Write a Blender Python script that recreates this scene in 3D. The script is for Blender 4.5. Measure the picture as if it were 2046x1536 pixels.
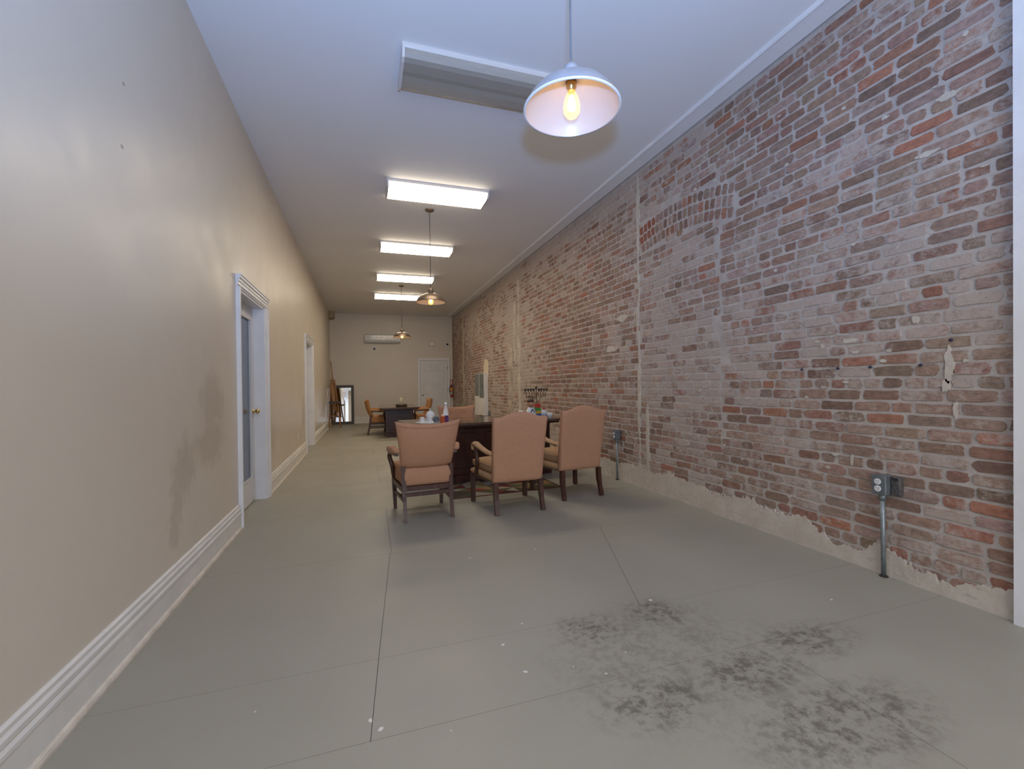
import bpy, bmesh, math, random
from mathutils import Vector, Matrix, noise as mnoise
random.seed(7)
R = math.radians
for o in list(bpy.data.objects): bpy.data.objects.remove(o)
scn = bpy.context.scene
COL = scn.collection

# ------------------------------------------------------------------ camera
CAM_H = 1.17
FPX, YAW, PITCH, ROLL = 891.93, 0.32111, 0.00139, 0.01573
_f = Vector((math.sin(YAW)*math.cos(PITCH), math.cos(YAW)*math.cos(PITCH), math.sin(PITCH)))
_r = Vector((math.cos(YAW), -math.sin(YAW), 0)); _u = _r.cross(_f)
CR = _r*math.cos(ROLL) - _u*math.sin(ROLL)
CU = _u*math.cos(ROLL) + _r*math.sin(ROLL)
CF = _f
cd = bpy.data.cameras.new('camera'); cam = bpy.data.objects.new('camera', cd); COL.objects.link(cam)
cd.sensor_fit = 'HORIZONTAL'; cd.sensor_width = 36; cd.lens = 36*FPX/2046; cd.clip_start = .02; cd.clip_end = 100
M = Matrix.Identity(4)
for i in range(3):
    M[i][0] = CR[i]; M[i][1] = CU[i]; M[i][2] = -CF[i]
M.translation = (0, 0, CAM_H)
cam.matrix_world = M
scn.camera = cam
def project(p):
    q = Vector(p) - Vector((0, 0, CAM_H)); d = q.dot(CF)
    return 1023 + FPX*q.dot(CR)/d, 768 - FPX*q.dot(CU)/d, d

# ------------------------------------------------------------------ world, exposure, large lights
w = bpy.data.worlds.new('sky'); scn.world = w; w.use_nodes = True
w.node_tree.nodes['Background'].inputs[0].default_value = (.55, .72, 1, 1)
w.node_tree.nodes['Background'].inputs[1].default_value = 1.2
vs = scn.view_settings
vs.view_transform = 'Standard'; vs.look = 'None'; vs.exposure = 0.25; vs.gamma = 1.0; vs.use_curve_mapping = False

DAYLIGHT, FLASH, TUBE, BULB = 74, 370, 16.5, 25
l = bpy.data.lights.new('daylight', 'AREA'); l.shape = 'RECTANGLE'; l.size = 3.1; l.size_y = 2.4
l.color = (.90, .94, 1); l.energy = DAYLIGHT
lo = bpy.data.objects.new('shopfront_daylight', l); COL.objects.link(lo)
lo.location = (1.0, -2.5, 1.75); lo.rotation_euler = (R(90), 0, 0)
# the photographer's hot-shoe flash, about 19 cm over the lens (it throws the lamp's shadow on the ceiling)
l = bpy.data.lights.new('camera_flash', 'SPOT'); l.energy = FLASH; l.color = (.22, .45, 1); l.shadow_soft_size = .04
l.spot_size = R(136); l.spot_blend = 1.0
lo = bpy.data.objects.new('camera_flash', l); COL.objects.link(lo); lo.location = (0, -.06, CAM_H + .19)
lo.rotation_euler = Vector((.25, .70, 1.0)).to_track_quat('-Z', 'Y').to_euler()   # head tilted up towards the ceiling

# ------------------------------------------------------------------ node helpers
class NT:
    def __init__(s, name):
        s.m = bpy.data.materials.new(name); s.m.use_nodes = True
        s.t = s.m.node_tree; s.p = s.t.nodes['Principled BSDF']
    def n(s, typ, **kw):
        x = s.t.nodes.new(typ)
        for k, v in kw.items(): setattr(x, k, v)
        return x
    def put(s, sock, v):
        if hasattr(v, 'is_output') or isinstance(v, bpy.types.NodeSocket): s.t.links.new(v, sock)
        elif isinstance(v, (tuple, list)) and len(v) == 3 and sock.type == 'RGBA': sock.default_value = (*v, 1)
        else: sock.default_value = v
    def math(s, op, a, b=0.0, c=None, clamp=False):
        x = s.n('ShaderNodeMath', operation=op, use_clamp=clamp)
        s.put(x.inputs[0], a); s.put(x.inputs[1], b)
        if c is not None: s.put(x.inputs[2], c)
        return x.outputs[0]
    def mix(s, f, a, b, blend='MIX'):
        x = s.n('ShaderNodeMix', data_type='RGBA', blend_type=blend)
        s.put(x.inputs[0], f); s.put(x.inputs[6], a); s.put(x.inputs[7], b)
        return x.outputs[2]
    def noise(s, vec, scale, detail=4, rough=.6, dist=0):
        x = s.n('ShaderNodeTexNoise'); x.inputs['Scale'].default_value = scale
        x.inputs['Detail'].default_value = detail; x.inputs['Roughness'].default_value = rough
        x.inputs['Distortion'].default_value = dist
        s.t.links.new(vec, x.inputs['Vector']); return x.outputs[0]
    def ramp(s, v, a, b, lo=0.0, hi=1.0, smooth=True):
        x = s.n('ShaderNodeMapRange'); x.interpolation_type = 'SMOOTHSTEP' if smooth else 'LINEAR'
        s.put(x.inputs[0], v); x.inputs[1].default_value = a; x.inputs[2].default_value = b
        x.inputs[3].default_value = lo; x.inputs[4].default_value = hi
        return x.outputs[0]
    def pos(s): return s.n('ShaderNodeNewGeometry').outputs['Position']
    def obj(s): return s.n('ShaderNodeTexCoord').outputs['Object']
    def sep(s, v):
        x = s.n('ShaderNodeSeparateXYZ'); s.t.links.new(v, x.inputs[0]); return x.outputs
    def ell(s, a, b, ca, cb, ra, rb, soft=.5):
        x = s.math('POWER', s.math('DIVIDE', s.math('SUBTRACT', a, ca), ra), 2)
        y = s.math('POWER', s.math('DIVIDE', s.math('SUBTRACT', b, cb), rb), 2)
        return s.ramp(s.math('SQRT', s.math('ADD', x, y)), 1-soft, 1+soft, 1, 0)
    def scale(s, v, sc):
        x = s.n('ShaderNodeVectorMath', operation='MULTIPLY'); s.t.links.new(v, x.inputs[0]); x.inputs[1].default_value = sc
        return x.outputs[0]
    def bump(s, h, strength=.3, dist=.01):
        x = s.n('ShaderNodeBump'); x.inputs['Strength'].default_value = strength; x.inputs['Distance'].default_value = dist
        s.put(x.inputs['Height'], h); s.t.links.new(x.outputs[0], s.p.inputs['Normal'])
    def col(s, c): s.put(s.p.inputs['Base Color'], c)
    def rough(s, r): s.put(s.p.inputs['Roughness'], r)

def plain(name, c, rough=.5, metal=0, var=.12, scale=12, bump=0, bscale=60, spec=.5, stretch=None):
    t = NT(name); v = t.obj()
    if stretch: v = t.scale(v, stretch)
    f = t.ramp(t.noise(v, scale, 4), .3, .7, 1-var, 1+var)
    x = t.mix(1.0, c, (1, 1, 1), 'MULTIPLY')
    mm = t.n('ShaderNodeVectorMath', operation='SCALE'); t.t.links.new(x, mm.inputs[0]); t.t.links.new(f, mm.inputs['Scale'])
    t.col(mm.outputs[0]); t.rough(rough); t.p.inputs['Metallic'].default_value = metal
    t.p.inputs['Specular IOR Level'].default_value = spec
    if bump: t.bump(t.noise(v, bscale, 5), bump, .004)
    return t.m

def emis(name, c, strength):
    t = NT(name); t.col((.8, .8, .8)); t.p.inputs['Emission Color'].default_value = (*c, 1)
    t.p.inputs['Emission Strength'].default_value = strength; return t.m

# ------------------------------------------------------------------ geometry helpers
def obj(name, bm, mat=None, parent=None, smooth=False, loc=None, rot=None):
    me = bpy.data.meshes.new(name)
    if smooth:
        for f in bm.faces: f.smooth = True
    bm.to_mesh(me); bm.free()
    if mat: me.materials.append(mat)
    o = bpy.data.objects.new(name, me); COL.objects.link(o)
    if parent: o.parent = parent
    if loc: o.location = loc
    if rot: o.rotation_euler = rot
    return o
def tag(o, label, cat=None, group=None, kind=None):
    o['label'] = label
    if cat: o['category'] = cat
    if group: o['group'] = group
    if kind: o['kind'] = kind
    return o
def thing(name, label, cat, loc=(0, 0, 0), rz=0, group=None, kind=None):
    o = bpy.data.objects.new(name, None); COL.objects.link(o); o.empty_display_size = .1
    o.location = loc; o.rotation_euler = (0, 0, rz)
    return tag(o, label, cat, group, kind)
def copy_tree(o, parent=None):
    c = o.copy(); COL.objects.link(c); c.parent = parent
    for ch in list(o.children): copy_tree(ch, c)
    return c
def BM(): return bmesh.new()
def box(bm, x0, x1, y0, y1, z0, z1, bev=0, seg=1):
    x0, x1 = sorted((x0, x1)); y0, y1 = sorted((y0, y1)); z0, z1 = sorted((z0, z1))
    vs_ = [bm.verts.new(p) for p in ((x0,y0,z0),(x1,y0,z0),(x1,y1,z0),(x0,y1,z0),(x0,y0,z1),(x1,y0,z1),(x1,y1,z1),(x0,y1,z1))]
    fs = [bm.faces.new([vs_[i] for i in q]) for q in ((3,2,1,0),(4,5,6,7),(0,1,5,4),(1,2,6,5),(2,3,7,6),(3,0,4,7))]
    if bev:
        es = set(e for f in fs for e in f.edges)
        bmesh.ops.bevel(bm, geom=list(es), offset=bev, segments=seg, profile=.7, affect='EDGES')
    return bm
def bxo(name, dims, mat, parent=None, bev=0, seg=1, **kw): return obj(name, box(BM(), *dims, bev, seg), mat, parent, **kw)
def lathe(bm, prof, n=24, c=(0, 0, 0), axis='z', a0=0, close=True):
    rings = []
    for r, z in prof:
        ring = []
        for i in range(n):
            a = 2*math.pi*i/n
            p = (r*math.cos(a), r*math.sin(a), z)
            if axis == 'x': p = (p[2], p[0], p[1])
            if axis == 'y': p = (p[0], p[2], p[1])
            ring.append(bm.verts.new((p[0]+c[0], p[1]+c[1], p[2]+c[2])))
        rings.append(ring)
    for a, b in zip(rings, rings[1:]):
        for i in range(n):
            bm.faces.new((a[i], a[(i+1) % n], b[(i+1) % n], b[i]))
    if close:
        if prof[0][0] > 1e-6: bm.faces.new(rings[0][::-1])
        if prof[-1][0] > 1e-6: bm.faces.new(rings[-1])
    bmesh.ops.remove_doubles(bm, verts=bm.verts, dist=1e-6)
    bmesh.ops.recalc_face_normals(bm, faces=bm.faces)
    return bm
def sweep(bm, pts, rad, n=10, side=None):
    """tube through pts; rad: number or list of r or (rside, rnormal)"""
    pts = [Vector(p) for p in pts]; rings = []
    prev = None
    for i, p in enumerate(pts):
        t = (pts[min(i+1, len(pts)-1)] - pts[max(i-1, 0)]).normalized()
        if side: s = Vector(side)
        elif prev is None:
            s = Vector((0, 0, 1)) if abs(t.z) < .9 else Vector((1, 0, 0))
        else: s = prev
        s = (s - t*s.dot(t)).normalized(); prev = s
        nn = t.cross(s)
        r = rad[i] if isinstance(rad, (list, tuple)) else rad
        ra, rb = r if isinstance(r, (list, tuple)) else (r, r)
        rings.append([bm.verts.new(p + s*(ra*math.cos(2*math.pi*k/n)) + nn*(rb*math.sin(2*math.pi*k/n))) for k in range(n)])
    for a, b in zip(rings, rings[1:]):
        for k in range(n): bm.faces.new((a[k], a[(k+1) % n], b[(k+1) % n], b[k]))
    bm.faces.new(rings[0][::-1]); bm.faces.new(rings[-1])
    bmesh.ops.recalc_face_normals(bm, faces=bm.faces)
    return bm
def smooth_path(pts, k=6):
    """Catmull-Rom"""
    P = [Vector(p) for p in pts]; P = [2*P[0]-P[1]] + P + [2*P[-1]-P[-2]]; out = []
    for i in range(1, len(P)-2):
        for j in range(k):
            t = j/k; a, b, c, d = P[i-1:i+3]
            out.append(.5*((2*b) + (c-a)*t + (2*a-5*b+4*c-d)*t*t + (3*b-a-3*c+d)*t**3))
    return out + [P[-2]]
def beam(bm, p0, p1, wd, th, up=(0, 0, 1), w1=None, t1=None):
    p0, p1 = Vector(p0), Vector(p1); t = (p1-p0).normalized(); u = Vector(up)
    if abs(t.dot(u)) > .98: u = Vector((0, 1, 0))
    s = t.cross(u).normalized(); n = s.cross(t)
    w1 = w1 or wd; t1 = t1 or th
    q = []
    for p, a, b in ((p0, wd, th), (p1, w1, t1)):
        q += [bm.verts.new(p + s*(i*a/2) + n*(j*b/2)) for i, j in ((-1,-1),(1,-1),(1,1),(-1,1))]
    for f in ((3,2,1,0),(4,5,6,7),(0,1,5,4),(1,2,6,5),(2,3,7,6),(3,0,4,7)): bm.faces.new([q[i] for i in f])
    bmesh.ops.recalc_face_normals(bm, faces=bm.faces)
    return bm
def prism(bm, poly, axis, a, b):
    """extrude a 2D polygon along axis between a and b. axis x: poly=(y,z); y: (x,z); z: (x,y)"""
    def P(q, t): return {'x': (t, q[0], q[1]), 'y': (q[0], t, q[1]), 'z': (q[0], q[1], t)}[axis]
    A = [bm.verts.new(P(q, a)) for q in poly]; B = [bm.verts.new(P(q, b)) for q in poly]
    bm.faces.new(A); bm.faces.new(B[::-1])
    for i in range(len(poly)):
        j = (i+1) % len(poly); bm.faces.new((A[j], A[i], B[i], B[j]))
    bmesh.ops.recalc_face_normals(bm, faces=bm.faces)
    return bm
def pad(bm, fn, nu=14, nv=14, p=7):
    """cushion: fn(u,v,w) with w in -.5..+.5 across the thickness, closed at the rim"""
    def sh(u): return max(0.0, 1-abs(2*u-1)**p)**(1/3)
    U = [.5-.5*math.cos(math.pi*i/nu) for i in range(nu+1)]; V = [.5-.5*math.cos(math.pi*i/nv) for i in range(nv+1)]
    top = {}; bot = {}
    for i, u in enumerate(U):
        for j, v in enumerate(V):
            s = sh(u)*sh(v)*.5
            top[i, j] = bm.verts.new(fn(u, v, s))
            bot[i, j] = top[i, j] if i in (0, nu) or j in (0, nv) else bm.verts.new(fn(u, v, -s))
    for i in range(nu):
        for j in range(nv):
            bm.faces.new((top[i,j], top[i+1,j], top[i+1,j+1], top[i,j+1]))
            q = (bot[i,j], bot[i,j+1], bot[i+1,j+1], bot[i+1,j])
            if len(set(q)) == 4:
                try: bm.faces.new(q)
                except ValueError: pass
    bmesh.ops.recalc_face_normals(bm, faces=bm.faces)
    return bm
def lerp(a, b, t): return a + (b-a)*t

# ------------------------------------------------------------------ materials
XL, XR, YB, YF, HC = -1.004, 2.954, 15.4, -2.6, 3.57

def wall_paint(name, stains=False):
    t = NT(name); p = t.pos(); s = t.sep(p)
    n = t.noise(p, 1.3, 3); c = t.mix(n, (.60, .525, .425), (.66, .585, .48))
    if stains:
        nz = t.noise(p, 5, 4, .6); y = t.math('ADD', s[1], t.math('MULTIPLY', t.math('SUBTRACT', nz, .5), .5))
        z = t.math('ADD', s[2], t.math('MULTIPLY', t.math('SUBTRACT', t.noise(p, 7, 3), .5), .35))
        m = t.ell(y, z, 3.62, 1.08, .22, .20, .35)
        for e in ((3.55, .80, .30, .13), (3.12, .72, .16, .16), (2.95, .52, .10, .16)):
            m = t.math('MAXIMUM', m, t.ell(y, z, *e, .4))
        m = t.math('MULTIPLY', m, .33)
        m2 = t.ell(y, z, 5.75, .62, .16, .18, .6); m2 = t.math('MAXIMUM', m2, t.ell(y, z, 8.6, .75, .2, .22, .6))
        m = t.math('MAXIMUM', m, t.math('MULTIPLY', m2, .28))
        c = t.mix(m, c, (.30, .235, .17))
        d = t.math('MAXIMUM', t.ell(s[1], s[2], 2.426, 2.258, .012, .009, .5), t.ell(s[1], s[2], 2.448, 2.551, .010, .007, .5))
        d = t.math('MAXIMUM', d, t.ell(s[1], s[2], 7.0, 2.32, .012, .012, .5))
        c = t.mix(t.math('MULTIPLY', d, .8), c, (.14, .13, .14))
    t.col(c); t.rough(t.ramp(t.noise(p, 3, 3), .3, .7, .36, .46))
    t.bump(t.noise(p, 90, 3), .06, .003)
    return t.m
M_wall_l = wall_paint('painted_plaster_left', True)
M_wall = wall_paint('painted_plaster')
t = NT('ceiling_paint'); p = t.pos(); t.col(t.mix(t.noise(p, 1.1, 3), (.78, .765, .755), (.81, .795, .785))); t.rough(.75)
t.bump(t.noise(p, 40, 3), .04, .003); M_ceil = t.m
M_trim = plain('white_trim_paint', (.72, .71, .71), .38, var=.04, scale=5)
M_base = plain('cream_baseboard_paint', (.70, .67, .62), .4, var=.05, scale=5)
M_shoe = plain('worn_shoe_moulding', (.60, .53, .44), .5, var=.12, scale=9)
M_doorw = plain('white_door_paint', (.66, .645, .63), .42, var=.04, scale=3)
M_brass = plain('polished_brass', (.72, .53, .22), .22, 1, var=.08)
M_dark = plain('dark_gap', (.03, .028, .025), .9)
M_steel = plain('galvanised_steel', (.25, .28, .29), .45, .6, var=.15, scale=30)
M_greybox = plain('grey_steel_box', (.155, .175, .185), .42, .35, var=.12, scale=25)
M_white = plain('white_plastic', (.75, .745, .73), .35, var=.02)
M_black = plain('black_plastic', (.02, .02, .022), .45)
M_navy = plain('navy_knob', (.018, .016, .05), .4)
M_fab = plain('peach_tan_fabric', (.42, .225, .135), .92, var=.03, scale=26, bump=.25, bscale=420, spec=.2)
M_fabo = plain('golden_tan_fabric', (.44, .215, .088), .92, var=.04, scale=26, bump=.25, bscale=420, spec=.2)
M_fabs = plain('tan_seat_fabric', (.44, .275, .15), .92, var=.03, scale=26, bump=.25, bscale=420, spec=.2)
M_piping = plain('dark_welt', (.09, .055, .04), .7)
M_mahog = plain('dark_mahogany', (.042, .012, .008), .32, var=.35, scale=7, stretch=(2, 2, .4), spec=.5)
M_leg = plain('walnut_leg', (.058, .020, .012), .38, var=.3, scale=14, stretch=(3, 3, .6))
M_top = plain('polished_table_top', (.10, .062, .042), .12, var=.2, scale=5, stretch=(.5, 4, 1))
M_pine = plain('golden_pine', (.27, .12, .032), .45, var=.25, scale=10, stretch=(4, 4, .6))
M_frame = plain('dark_frame', (.05, .035, .02), .45, var=.3, scale=12)
M_nickel = plain('brushed_nickel', (.50, .49, .50), .34, .75, var=.06, scale=10)
M_bronze_dim = plain('bronze_and_dim_nickel', (.16, .115, .085), .4, .6, var=.1)  # also paints the far nickel shades brown for the dim warm light there
M_lining = plain('lamp_lining_enamel', (.56, .47, .41), .35, var=.01)  # white enamel tinted peach, the bulb's warm glow put into its colour
M_enamel = plain('white_enamel', (.66, .62, .58), .3, var=.01)
t = NT('mirror_silver'); t.col((.82, .83, .82)); t.p.inputs['Metallic'].default_value = 1; t.rough(.02); M_mirror = t.m

def glass(name, c=(.95, .97, .97), alpha=.25, rough=.05):
    t = NT(name); t.col(c); t.rough(rough); t.p.inputs['Alpha'].default_value = alpha
    t.p.inputs['Specular IOR Level'].default_value = .8
    return t.m
M_glass = glass('clear_glass', (.92, .94, .95), .38)
M_pane = glass('door_pane', (.10, .13, .19), .80, .12)
M_win = glass('shop_window_pane', (.9, .95, 1), .08)

# ------------------------------------------------------------------ room shell
def struct(o, label, cat): return tag(o, label, cat, kind='structure')

# left wall with two door openings
D1, D2, DZ = (4.37, 5.37), (8.93, 10.02), 2.035
bm = BM(); TH = .14
for y0, y1, z0 in ((YF, D1[0], 0), (D1[0], D1[1], DZ), (D1[1], D2[0], 0), (D2[0], D2[1], DZ), (D2[1], YB, 0)):
    box(bm, XL-TH, XL, y0, y1, z0, HC)
struct(obj('wall_left', bm, M_wall_l), 'long cream plastered wall with scuff marks, on the left', 'wall')
struct(bxo('wall_back', (XL-TH, XR+.15, YB, YB+.12, 0, HC), M_wall), 'beige painted wall at the far end of the room', 'wall')
struct(bxo('ceiling', (XL-TH, XR+.15, YF-.1, YB+.12, HC, HC+.1), M_ceil), 'flat pale painted ceiling', 'ceiling')
# side room behind the glazed door
bm = BM()
for d in ((-2.8, XL-TH, 3.6, 3.65, 0, 2.6), (-2.8, XL-TH, 6.0, 6.05, 0, 2.6), (-2.85, -2.8, 3.6, 6.05, 0, 2.6), (-2.85, XL-TH, 3.6, 6.05, 2.6, 2.65), (-2.85, XL-TH, 3.6, 6.05, -.05, 0)):
    box(bm, *d)
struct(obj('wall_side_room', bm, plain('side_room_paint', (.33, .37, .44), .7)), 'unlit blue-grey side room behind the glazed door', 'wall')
# front wall with shop window (behind the camera; seen in the mirror)
WX0, WX1, WZ0, WZ1 = -.6, 2.6, .5, 3.0
bm = BM()
for d in ((XL-TH, WX0, YF-.12, YF, 0, HC), (WX1, XR+.15, YF-.12, YF, 0, HC), (WX0, WX1, YF-.12, YF, 0, WZ0), (WX0, WX1, YF-.12, YF, WZ1, HC)): box(bm, *d)
struct(obj('wall_front', bm, M_wall), 'beige wall around the shop window behind the viewer', 'wall')
win = thing('window_1', 'wide white-framed shop window behind the viewer', 'window', (0, YF, 0), kind='structure')
bm = BM()
for d in ((WX0, WX1, -.1, .0, WZ0, WZ0+.06), (WX0, WX1, -.1, .0, WZ1-.06, WZ1), (WX0, WX0+.06, -.1, 0, WZ0, WZ1), (WX1-.06, WX1, -.1, 0, WZ0, WZ1), (.97, 1.03, -.1, 0, WZ0, WZ1), (WX0, WX1, -.1, 0, 2.3, 2.36)): box(bm, *d)
obj('window_frame', bm, M_trim, win)
for x0, x1 in ((WX0+.06, .97), (1.03, WX1-.06)):
    for z0, z1 in ((WZ0+.06, 2.3), (2.36, WZ1-.06)): bxo('pane', (x0, x1, -.06, -.05, z0, z1), M_win, win)

# ---- floor: painted sheets with open seams
t = NT('grey_floor_paint'); p = t.pos(); s = t.sep(p)
n1 = t.noise(p, 1.7, 5, .6); c = t.mix(n1, (.295, .274, .214), (.36, .334, .264))
c = t.mix(t.ramp(t.noise(t.scale(p, (1, 5, 1)), 22, 5, .7), .35, .75, 0, .35), c, (.33, .315, .285))
br = t.noise(p, 30, 5, .7); br2 = t.noise(p, 8, 4, .65)
m = None
for cx, cy, rx, ry in ((1.02, 1.90, .17, .14), (1.40, 1.93, .17, .13), (1.01, 1.40, .22, .13), (1.46, 1.42, .24, .14), (1.90, 1.50, .22, .12), (1.55, 1.10, .36, .16), (1.25, 1.62, .5, .4)):
    e = t.ell(s[0], s[1], cx, cy, rx, ry, .55)
    if rx == .5: e = t.math('MULTIPLY', e, .45)
    m = e if m is None else t.math('MAXIMUM', m, e)
spk = t.ramp(t.math('ADD', t.math('MULTIPLY', br, .6), t.math('MULTIPLY', br2, .4)), .44, .60)
m = t.math('MULTIPLY', t.math('MULTIPLY', m, t.math('ADD', t.math('MULTIPLY', spk, .75), .12)), .9)
c = t.mix(m, c, (.085, .072, .052))
c = t.mix(t.ramp(t.noise(p, 160, 2, .5), .70, .78, 0, .4), c, (.5, .48, .45))
t.col(c); t.rough(t.ramp(n1, .3, .7, .42, .58)); t.bump(t.noise(t.scale(p, (1, 4, 1)), 40, 5), .12, .003)
M_floor = t.m
fl = struct(bxo('floor', (XL-TH, XR+.15, YF-.1, YB+.12, -.06, -.004), M_dark), 'grey painted sheet floor with worn brown stains', 'floor')
rows = [YF-.1, -1.3, -.05, 1.555, 2.015, 3.255, 4.49, 5.72, 6.95, 8.18, 9.41, 10.64, 11.87, 13.1, 14.33, YB]
splits = {1.555: ((.005, .045),), 2.015: ((.045, .16), (1.36, 1.82)), 3.255: ((.17, .19),), .1: (), 4.49: ((1.2, 1.2),), -.05: ((1.7, 1.7),)}
G = .0011
for k in range(len(rows)-1):
    y0, y1 = rows[k], rows[k+1]
    sp = splits.get(y0, ((.17 if k % 2 else 1.3,)*2,))
    xs = [(XL-TH, XL-TH)] + list(sp) + [(XR+.02, XR+.02)]
    for (a0, a1), (b0, b1) in zip(xs, xs[1:]):
        bm = BM(); prism(bm, [(a0+G, y0+G), (b0-G, y0+G), (b1-G, y1-G), (a1+G, y1-G)], 'z', -.004, 0)
        obj('floor_panel', bm, M_floor, fl)

# ---- baseboards
def base_profile(s=1):   # (offset from wall, z)
    return [(0, 0), (.03*s, 0), (.03*s, .012), (.026*s, .022), (.018*s, .026), (.018*s, .125), (.024*s, .131), (.024*s, .145), (.016*s, .156), (.020*s, .165), (.020*s, .180), (.012*s, .190), (.012*s, .205), (.004*s, .213), (0, .213)]
bb = thing('baseboard_left', 'stepped cream baseboard along the left wall', 'baseboard', kind='structure')
for y0, y1 in ((YF, 4.262), (5.478, 8.82), (10.13, YB)):
    prof = base_profile()
    bm = BM(); prism(bm, [(XL+x, z) for x, z in prof[4:]] + [(XL, .026)], 'y', y0, y1); obj('board', bm, M_base, bb)
    bm = BM(); prism(bm, [(XL, 0), (XL+.032, 0), (XL+.032, .010), (XL+.027, .020), (XL+.018, .027), (XL, .027)], 'y', y0, y1); obj('shoe_moulding', bm, M_shoe, bb)
bm = BM(); prism(bm, [(YB-x, z) for x, z in base_profile()], 'x', XL+.02, 1.76)
struct(obj('baseboard_back', bm, M_base), 'stepped cream baseboard along the far wall', 'baseboard')

# ---- ceiling board over the brick, corner box, casing beside the brick
tr = thing('trim_1', 'white board trim along the ceiling over the brick wall', 'trim', kind='structure')
bxo('board', (2.775, XR-.012, YF, 15.05, HC-.016, HC), M_ceil, tr)
bm = BM(); prism(bm, [(2.76, HC), (2.763, HC-.018), (2.772, HC-.026), (2.786, HC-.026), (2.792, HC-.016), (2.792, HC)], 'y', YF, 15.05); obj('bead', bm, M_trim, tr)
bxo('painted_gap_shade', (XR-.012, XR, YF, 15.3, HC-.006, HC), M_dark, tr)  # dark strip laid in for the shade between board and brick
bm = BM(); prism(bm, [(XL, HC), (XL+.16, HC), (XL+.15, HC-.2), (XL+.03, HC-.22), (XL, HC-.22)], 'y', YB-.45, YB)
struct(obj('trim_2', bm, plain('brown_box_paint', (.36, .28, .17), .6)), 'small brown boxed corner under the ceiling at the far left', 'trim')
tr = thing('trim_3', 'white painted casing board standing in front of the brick at the right edge', 'trim', kind='structure')
bm = BM()
v = [(2.955, 1.265, 0), (2.955, 1.225, HC), (2.955, 1.115, HC), (2.955, 1.155, 0)]
A = [bm.verts.new((XR-.045, y, z)) for x, y, z in v]; B = [bm.verts.new((XR+.06, y, z)) for x, y, z in v]
bm.faces.new(A); bm.faces.new(B[::-1])
for i in range(4): bm.faces.new((A[i], A[(i+1) % 4], B[(i+1) % 4], B[i]))
bmesh.ops.recalc_face_normals(bm, faces=bm.faces)
obj('casing_board', bm, M_trim, tr)

# ------------------------------------------------------------------ brick wall
def brick_mat(name, indiv):
    t = NT(name); p = t.pos()
    if indiv:
        oi = t.n('ShaderNodeObjectInfo'); tint, al = oi.outputs['Color'], oi.outputs['Alpha']
    else:
        at = t.n('ShaderNodeAttribute', attribute_name='tint'); tint, al = at.outputs['Color'], at.outputs['Alpha']
    n2 = t.noise(t.scale(p, (1, .6, 1)), 38, 6, .7); n1 = t.noise(p, 11, 8, .72, .3); lo = t.noise(p, 1.6, 3)
    sc = t.n('ShaderNodeVectorMath', operation='SCALE'); t.t.links.new(tint, sc.inputs[0]); t.t.links.new(t.ramp(n2, .25, .75, .68, 1.3), sc.inputs['Scale'])
    c = sc.outputs[0]
    c = t.mix(t.ramp(t.noise(p, 75, 4, .7), .62, .72, 0, .6), c, (.10, .075, .06))
    val = t.math('ADD', t.math('ADD', n1, t.math('MULTIPLY', t.math('SUBTRACT', lo, .5), .25)), t.math('SUBTRACT', al, .5))
    fine = t.noise(t.scale(p, (1, .5, 1)), 60, 6, .75)
    val = t.math('ADD', val, t.math('MULTIPLY', t.math('SUBTRACT', fine, .5), .55))
    wash = t.ramp(val, .38, .66, .06, .84)
    wc = t.mix(t.noise(p, 4, 4), (.44, .365, .315), (.52, .445, .385))
    c = t.mix(wash, c, wc)
    c = t.mix(t.ramp(t.noise(p, 24, 6, .7), .66, .72, 0, .7), c, (.60, .55, .49))
    c = t.mix(t.ramp(t.noise(t.scale(p, (1, .6, 1)), 17, 7, .75), .62, .70, 0, .55), c, (.16, .105, .08))
    t.col(c); t.rough(.93); t.p.inputs['Specular IOR Level'].default_value = .2
    t.bump(t.math('ADD', n2, t.math('MULTIPLY', t.noise(p, 130, 5, .7), .5)), .8, .010)
    return t.m
M_bi, M_bs = brick_mat('brick_faces', True), brick_mat('brick_faces_far', False)
t = NT('lime_mortar'); p = t.pos()
c = t.mix(t.ramp(t.noise(p, 7, 6, .7), .3, .7), (.43, .375, .335), (.54, .485, .435))
c = t.mix(t.ramp(t.noise(p, 40, 5, .7), .60, .72, 0, .55), c, (.22, .17, .145))
t.col(c); t.rough(.95); t.p.inputs['Specular IOR Level'].default_value = .2
t.bump(t.noise(p, 55, 7, .75), .7, .012); M_mortar = t.m
t = NT('cream_plaster'); p = t.pos()
c = t.mix(t.ramp(t.noise(p, 6, 6, .7), .3, .7), (.47, .41, .335), (.58, .52, .44))
c = t.mix(t.ramp(t.noise(t.scale(p, (1, .5, 1.5)), 22, 6, .75), .56, .70, 0, .6), c, (.30, .24, .20))
t.col(c); t.rough(.93); t.bump(t.noise(p, 30, 7, .7), .6, .012); M_plaster = t.m

WR = thing('wall_right', 'exposed red brick wall with pale mortar and old plaster along the right', 'wall', kind='structure')
bxo('mortar_bed', (XR, XR+.14, YF, YB, -.05, HC), M_mortar, WR)

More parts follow.
